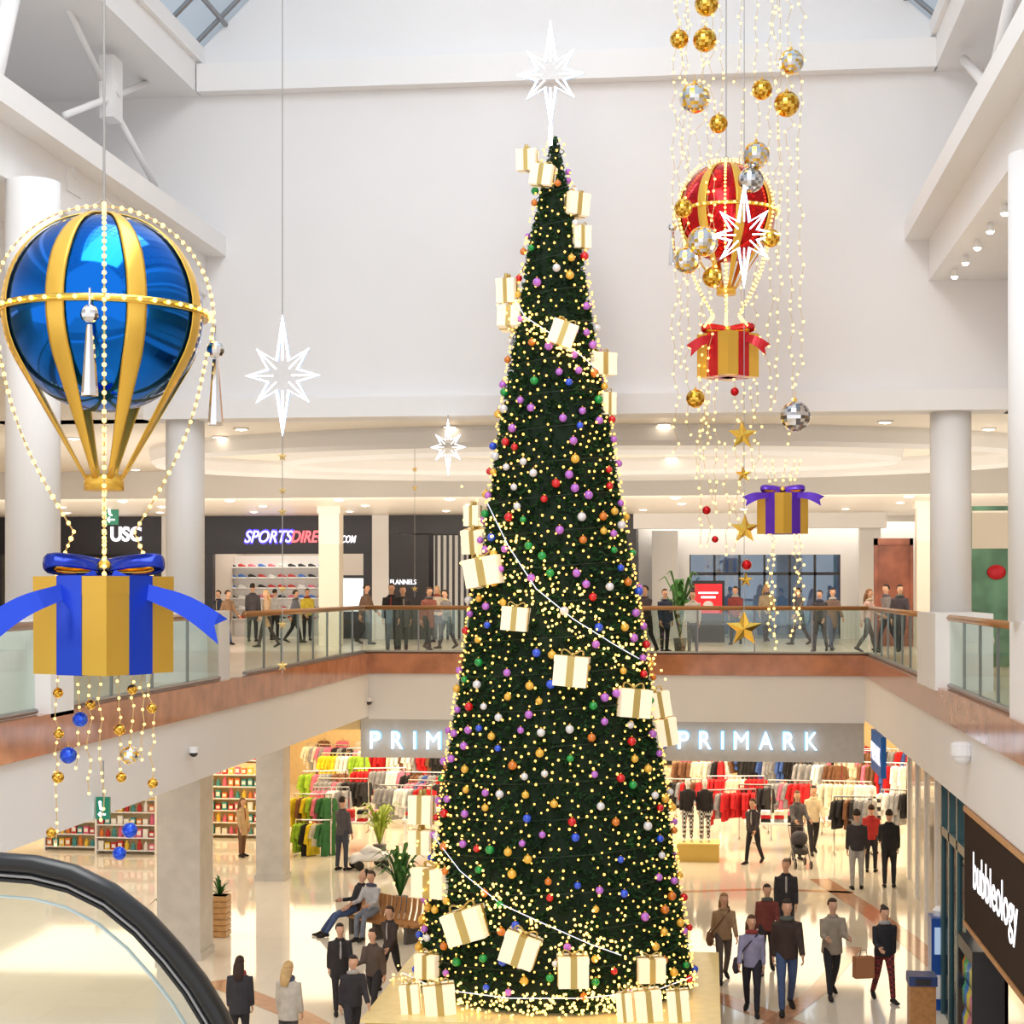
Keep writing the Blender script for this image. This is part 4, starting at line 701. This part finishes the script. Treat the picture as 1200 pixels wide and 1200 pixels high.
# pram
p=atz(934,1012,0)+V((.05,-.55,0));pr=empty('pushchair',p,.2,'dark folding pushchair at the shop entrance','pushchair')
B().loft([(0,.18,.5),(0,.05,.42),(0,-.2,.4)],[(.2,.14),(.2,.1),(.18,.07)],10).go('seat',CHAR,pr,sm=True);B().ball((0,.08,.72),.26,12,8,sc=(.85,.9,.75)).go('canopy',mat('pram_canopy',(70,66,72),.8),pr,sm=True)
for sx in(-1,1):
    B().loft([(sx*.2,-.32,.1),(sx*.2,.1,.55),(sx*.2,.45,1.0)],.016,6).loft([(sx*.2,.3,.12),(sx*.2,-.02,.5)],.016,6).go('frame',STEEL,pr)
    for y in(-.32,.3): B().loft([(sx*.2-.02,y,.1),(sx*.2+.02,y,.1)],.1,14,ref=(0,1,0)).go('wheel',BLACKR,pr)
B().loft([(-.2,.45,1.),(.2,.45,1.)],.018,6).go('handle',BLACKR,pr)
# mannequins
CHK=checkmat('check_pyjama',(235,232,230),(40,36,40),16);MQ=(238,232,226)
for px,x,lab,bt_ in((806,.0,'mannequin in black top and checked trousers, left of two on the yellow platform',CHK),(826,.0,'mannequin in black top and checked trousers, right of two on the yellow platform',CHK)):
    u=at(px,690,45);person(lab,(u.x,45,.48),0,1.62,(40,34,38),bt_,None,skin=MQ,cat='mannequin',shoe=(230,226,220))
u=at(1022,690,46.6);person('mannequin in a striped jumper near the right end of the entrance',(u.x,46.6,0),0,1.8,checkmat('stripe_knit',(235,230,225),(50,46,50),9),(60,50,44),None,skin=MQ,cat='mannequin')
# upper level people
def up(lab,px,Y,*a,**k): 
    k.setdefault('h',pr2.uniform(1.6,1.8));h=k.pop('h');k.setdefault('hem',pr2.choice([-.1,-.1,-.3]));u=at(px,690,Y);return person(lab,(u.x,Y,ZU),a[0],h,*a[1:],**k)
up('person in black standing at the far rail left of the tree',459,43.2,0,BLK,(44,40,46),DK,h=1.76,th=1.1);up('person in a dark jacket close beside the one in black',472,43.5,20,(66,60,64),BLK,BRN,h=1.7)
up('person in a reddish brown jacket near the slatted shop',502,45,40,(150,90,76),BLK,BRN,pose='walk');up('person in a grey coat walking just left of the tree, upper level',523,46.5,-40,(130,124,124),BLK,DK,pose='walk')
up('person in a brown coat outside the sportswear shop, leftmost',266,49,60,(150,118,92),JEAN,BRN,pose='walk');up('person in dark clothes facing the sports shoe display',296,52,180,(80,76,82),BLK,DK);up('person in a beige jacket before the sportswear shop',313,47,-50,(186,156,124),(70,60,60),BLO,'long',pose='walk');up('person in a grey jacket near the cream pillar',345,51,90,(120,122,134),BLK,DK,pose='walk')
up('person in a yellow top inside the sportswear shop',360,53.2,20,(214,190,60),BLK,BRN);up('person in a navy coat left of the sports shoe display',257,52,-30,NAV,BLK,DK,pose='walk');up('person in a pale grey top in the middle of the sportswear shop',322,53.5,160,(196,194,196),BLK,DK)
up('person in brown by the black shop doorway',428,50,70,(116,90,74),BLK,DK,pose='walk');up('person in a pale coat further back near the slatted shop',512,52,-20,(206,192,176),(80,70,66),BLO,'long')
up('person in dark clothes just right of the tree at the far rail',757,44,-40,(70,62,66),BLK,DK,pose='walk');up('person in pale clothes by the palm on the upper level',812,44.2,-10,(206,196,190),(90,88,96),DK,h=1.58);up('person in dark blue left of the palm on the upper level',779,44.7,30,NAV,BLK,BRN,h=1.62)
up('person in dark red right of the red advertising board',862,51,-10,(140,60,58),BLK,DK,pose='walk');up('person in a beige coat in front of the glass entrance doors',898,54,15,(190,170,140),BLK,BLO,'long',pose='walk');up('person in dark grey near the glass entrance doors',937,51,-60,(96,94,100),BLK,DK,pose='walk')
up('person in black left of a companion by the entrance, right side',961,45.6,-20,(58,54,60),BLK,DK,pose='walk');up('person in a brown jacket right of a companion by the entrance',975,46.6,20,(120,96,86),JEAN,BRN,pose='walk');up('person in a pale pink coat by the right concourse',1017,45,60,(206,172,162),(90,80,80),(130,90,60),'long',pose='walk');up('person in a grey jacket near the right round column',1040,46.5,-60,(130,122,122),BLK,DK,pose='walk');up('person in dark clothes nearest the right round column',1054,45.6,10,(72,64,70),BLK,DK,pose='walk')
# ---------- plants
def plant(pos,h,n,lab,pot=True,wid=.35,name='potted_plant',pr=.18,ph=.35,leaf=LEAF):
    t=empty(name,pos,0,lab,'plant')
    if pot: B().lathe([(pr*.75,0),(pr,ph),(pr*.85,ph)],18).go('pot',POT,t,sm=True)
    b=B()
    for i in range(n):
        a=rnd.uniform(0,2*pi);r=wid*rnd.uniform(.5,1);hh=h*rnd.uniform(.6,1);d=V((cos(a),sin(a),0))
        b.loft([V((0,0,ph*.9)),d*r*.4+V((0,0,ph+(hh-ph)*.75)),d*r*.8+V((0,0,hh)),d*r*1.15+V((0,0,hh-.12))],[(.012,.006),(.04,.006),(.05,.005),(.006,.004)],6,ref=(-sin(a),cos(a),0))
    b.go('foliage',leaf,t,sm=True)
plant(atz(463,1075,0)+V((0,.6,0)),1.5,40,'leafy green plant standing behind the wooden bench',wid=.6);u=at(797,690,45.2);plant((u.x,45.2,ZU),2.15,34,'palm plant on the upper level right of the tree',wid=.55);plant(atz(445,1005,0),1.5,34,'yellow green plant at the left shop entrance',wid=.55,leaf=mat('lime_leaf',(150,170,50),.5,noise=.2))
p=atz(258,1097,0);t=empty('wooden_planter',p,0,'square wooden planter box beside the wide stone pillar','planter')
b=B();[b.box(-.18,.18,-.18,.18,.02+i*.12,.12+i*.12) for i in range(7)];b.box(-.16,.16,-.16,.16,0,.84).go('slatted_box',mat('pale_oak',(206,156,100),.4,noise=.15,ns=14),t);b=B()
for i in range(16):
    a=rnd.uniform(0,2*pi);d=V((cos(a),sin(a),0));r=rnd.uniform(.12,.3);hh=.84+rnd.uniform(.1,.4)
    b.loft([(0,0,.82),d*r*.5+V((0,0,hh*.97)),d*r+V((0,0,hh))],[(.012,.006),(.03,.005),(.005,.003)],6,ref=(-sin(a),cos(a),0))
b.go('foliage',LEAF,t,sm=True)
plant(p+V((-.75,-.9,0)),1.0,18,'small spiky green plant beside the wide stone pillar',wid=.4)
# toy car
p=atz(432,1018,0);t=empty('toy_car',p,.5,'small white ride-on toy car left of the plant','toy car')
B().loft([(-.5,0,.22),(-.35,0,.3),(.1,0,.32),(.5,0,.28),(.55,0,.24)],[(.2,.08),(.26,.12),(.27,.14),(.26,.12),(.2,.08)],12,ref=(0,1,0)).loft([(-.2,0,.4),(0,0,.52),(.3,0,.42)],[(.2,.06),(.2,.1),(.2,.06)],10,ref=(0,1,0)).go('body',WH2,t,sm=True)
for x in(-.32,.34):
    for y in(-.25,.25): B().loft([(x,y-.03,.12),(x,y+.03,.12)],.12,12).go('wheel',BLACKR,t)
# shoes on the sports wall
t=empty('shoe_wall',(X5(298),YS+3.,ZU),0,'shoe display wall inside the sportswear shop','shelf unit')
B().box(-2.1,2.1,.12,.2,0,2.8).go('back_panel',WH2,t)
sc_={'white':(236,234,230),'pink':(220,120,140),'blue':(70,120,200),'black':(40,38,40),'red':(200,60,56)}
SM={c:B().loft([(-.13,0,.05),(-.05,0,.07),(.06,0,.045),(.14,0,.03)],[(.045,.05),(.045,.06),(.045,.04),(.03,.02)],8,ref=(0,1,0)).box(-.15,.15,-.045,.045,0,.02,1).mesh('shoe',[mat('shoe_'+c,v,.6),WH2],True) for c,v in sc_.items()}
for i in range(6):
    z=.6+i*.36;B().box(-2.1,2.1,-.15,.12,z-.03,z).go('shelf',WH2,t)
    for j in range(12):
        c=rnd.choice(list(sc_));ob('shoe',SM[c],None,'%s sports shoe on the shoe display wall'%c,'shoe','%s shoes on the shoe display wall'%c,None,(X5(298)-1.95+j*.355,YS+2.97,ZU+z))
t=empty('display_screen',(X5(412),YS+.6,ZU),0,'bright screen in the sportswear shop window','screen');B().box(-.45,.45,0,.06,.0,2.1).go('case',DARK,t);B().box(-.4,.4,-.02,0,.9,2.0).go('screen',mat('screen_bright',(225,228,235),.4,e=1.2,noise=.2,ns=3),t)
# ---------- lamps
W1=(1,.86,.61);W2=(1,.92,.8);W3=(1,.95,.88)
area((-6,51,3.8),(0,0,0),30,14,3200,W1);area((-16,28,3.85),(0,0,0),10,26,900,W3);area((8,33,3.85),(0,0,0),6,16,450,W3)
area((-6,44,9.3),(radians(62),0,0),34,1.2,900,W2);area((-6,57.5,9.3),(0,0,0),30,3,700,W2);area((-20,26,10.0),(0,0,0),8,26,600,W3);area((12,26,10.0),(0,0,0),8,26,450,W3)  # first is an unseen strip behind the bulkhead, added to brighten the upper shops
area((-3,36.8,8.7),(pi,0,0),24,9,520,(1,.93,.82));area((-6,49,8.4),(pi,0,0),34,9,420,W2)  # up-facing fill without fixtures, added to lift the cream ceilings
area((-2.7,12,20.5),(radians(14),0,0),8,14,2050,(1,.995,.99))  # unseen fill under the roof, added to brighten the white walls
# ---------- finalise text and remeshed bodies
bpy.context.view_layer.update();dg=bpy.context.evaluated_depsgraph_get();done=[]
for o,ex in REM:
    me=bpy.data.meshes.new_from_object(o.evaluated_get(dg));done.append((o,me,ex,list(o.data.materials)))
tx=[(t_,bpy.data.meshes.new_from_object(t_[0].evaluated_get(dg))) for t_ in TEXTS]
for o,me,ex,ms in done:
    o.modifiers.clear();bm=bmesh.new();bm.from_mesh(me)
    for _ in range(2): bmesh.ops.smooth_vert(bm,verts=bm.verts,factor=.5,use_axis_x=True,use_axis_y=True,use_axis_z=True)
    if ex: bm.from_mesh(ex)
    for f in bm.faces: f.smooth=True
    bm.to_mesh(me);bm.free();me.materials.clear();[me.materials.append(k) for k in ms];o.data=me
for (o,w_,h_,loc,m,par,face,nm),me in tx:
    xs=[v.co.x for v in me.vertices];ys=[v.co.y for v in me.vertices];cx,cy=(min(xs)+max(xs))/2,(min(ys)+max(ys))/2;kx=w_/(max(xs)-min(xs));ky=h_/(max(ys)-min(ys))
    for v in me.vertices: v.co=((v.co.x-cx)*kx,(v.co.y-cy)*ky,v.co.z)
    me.materials.clear();me.materials.append(m);bpy.data.objects.remove(o);n=ob(nm,me,par,loc=V(loc)-(par.location if par else V((0,0,0))));n.rotation_euler=(pi/2,0,0 if face=='Y' else -pi/2)
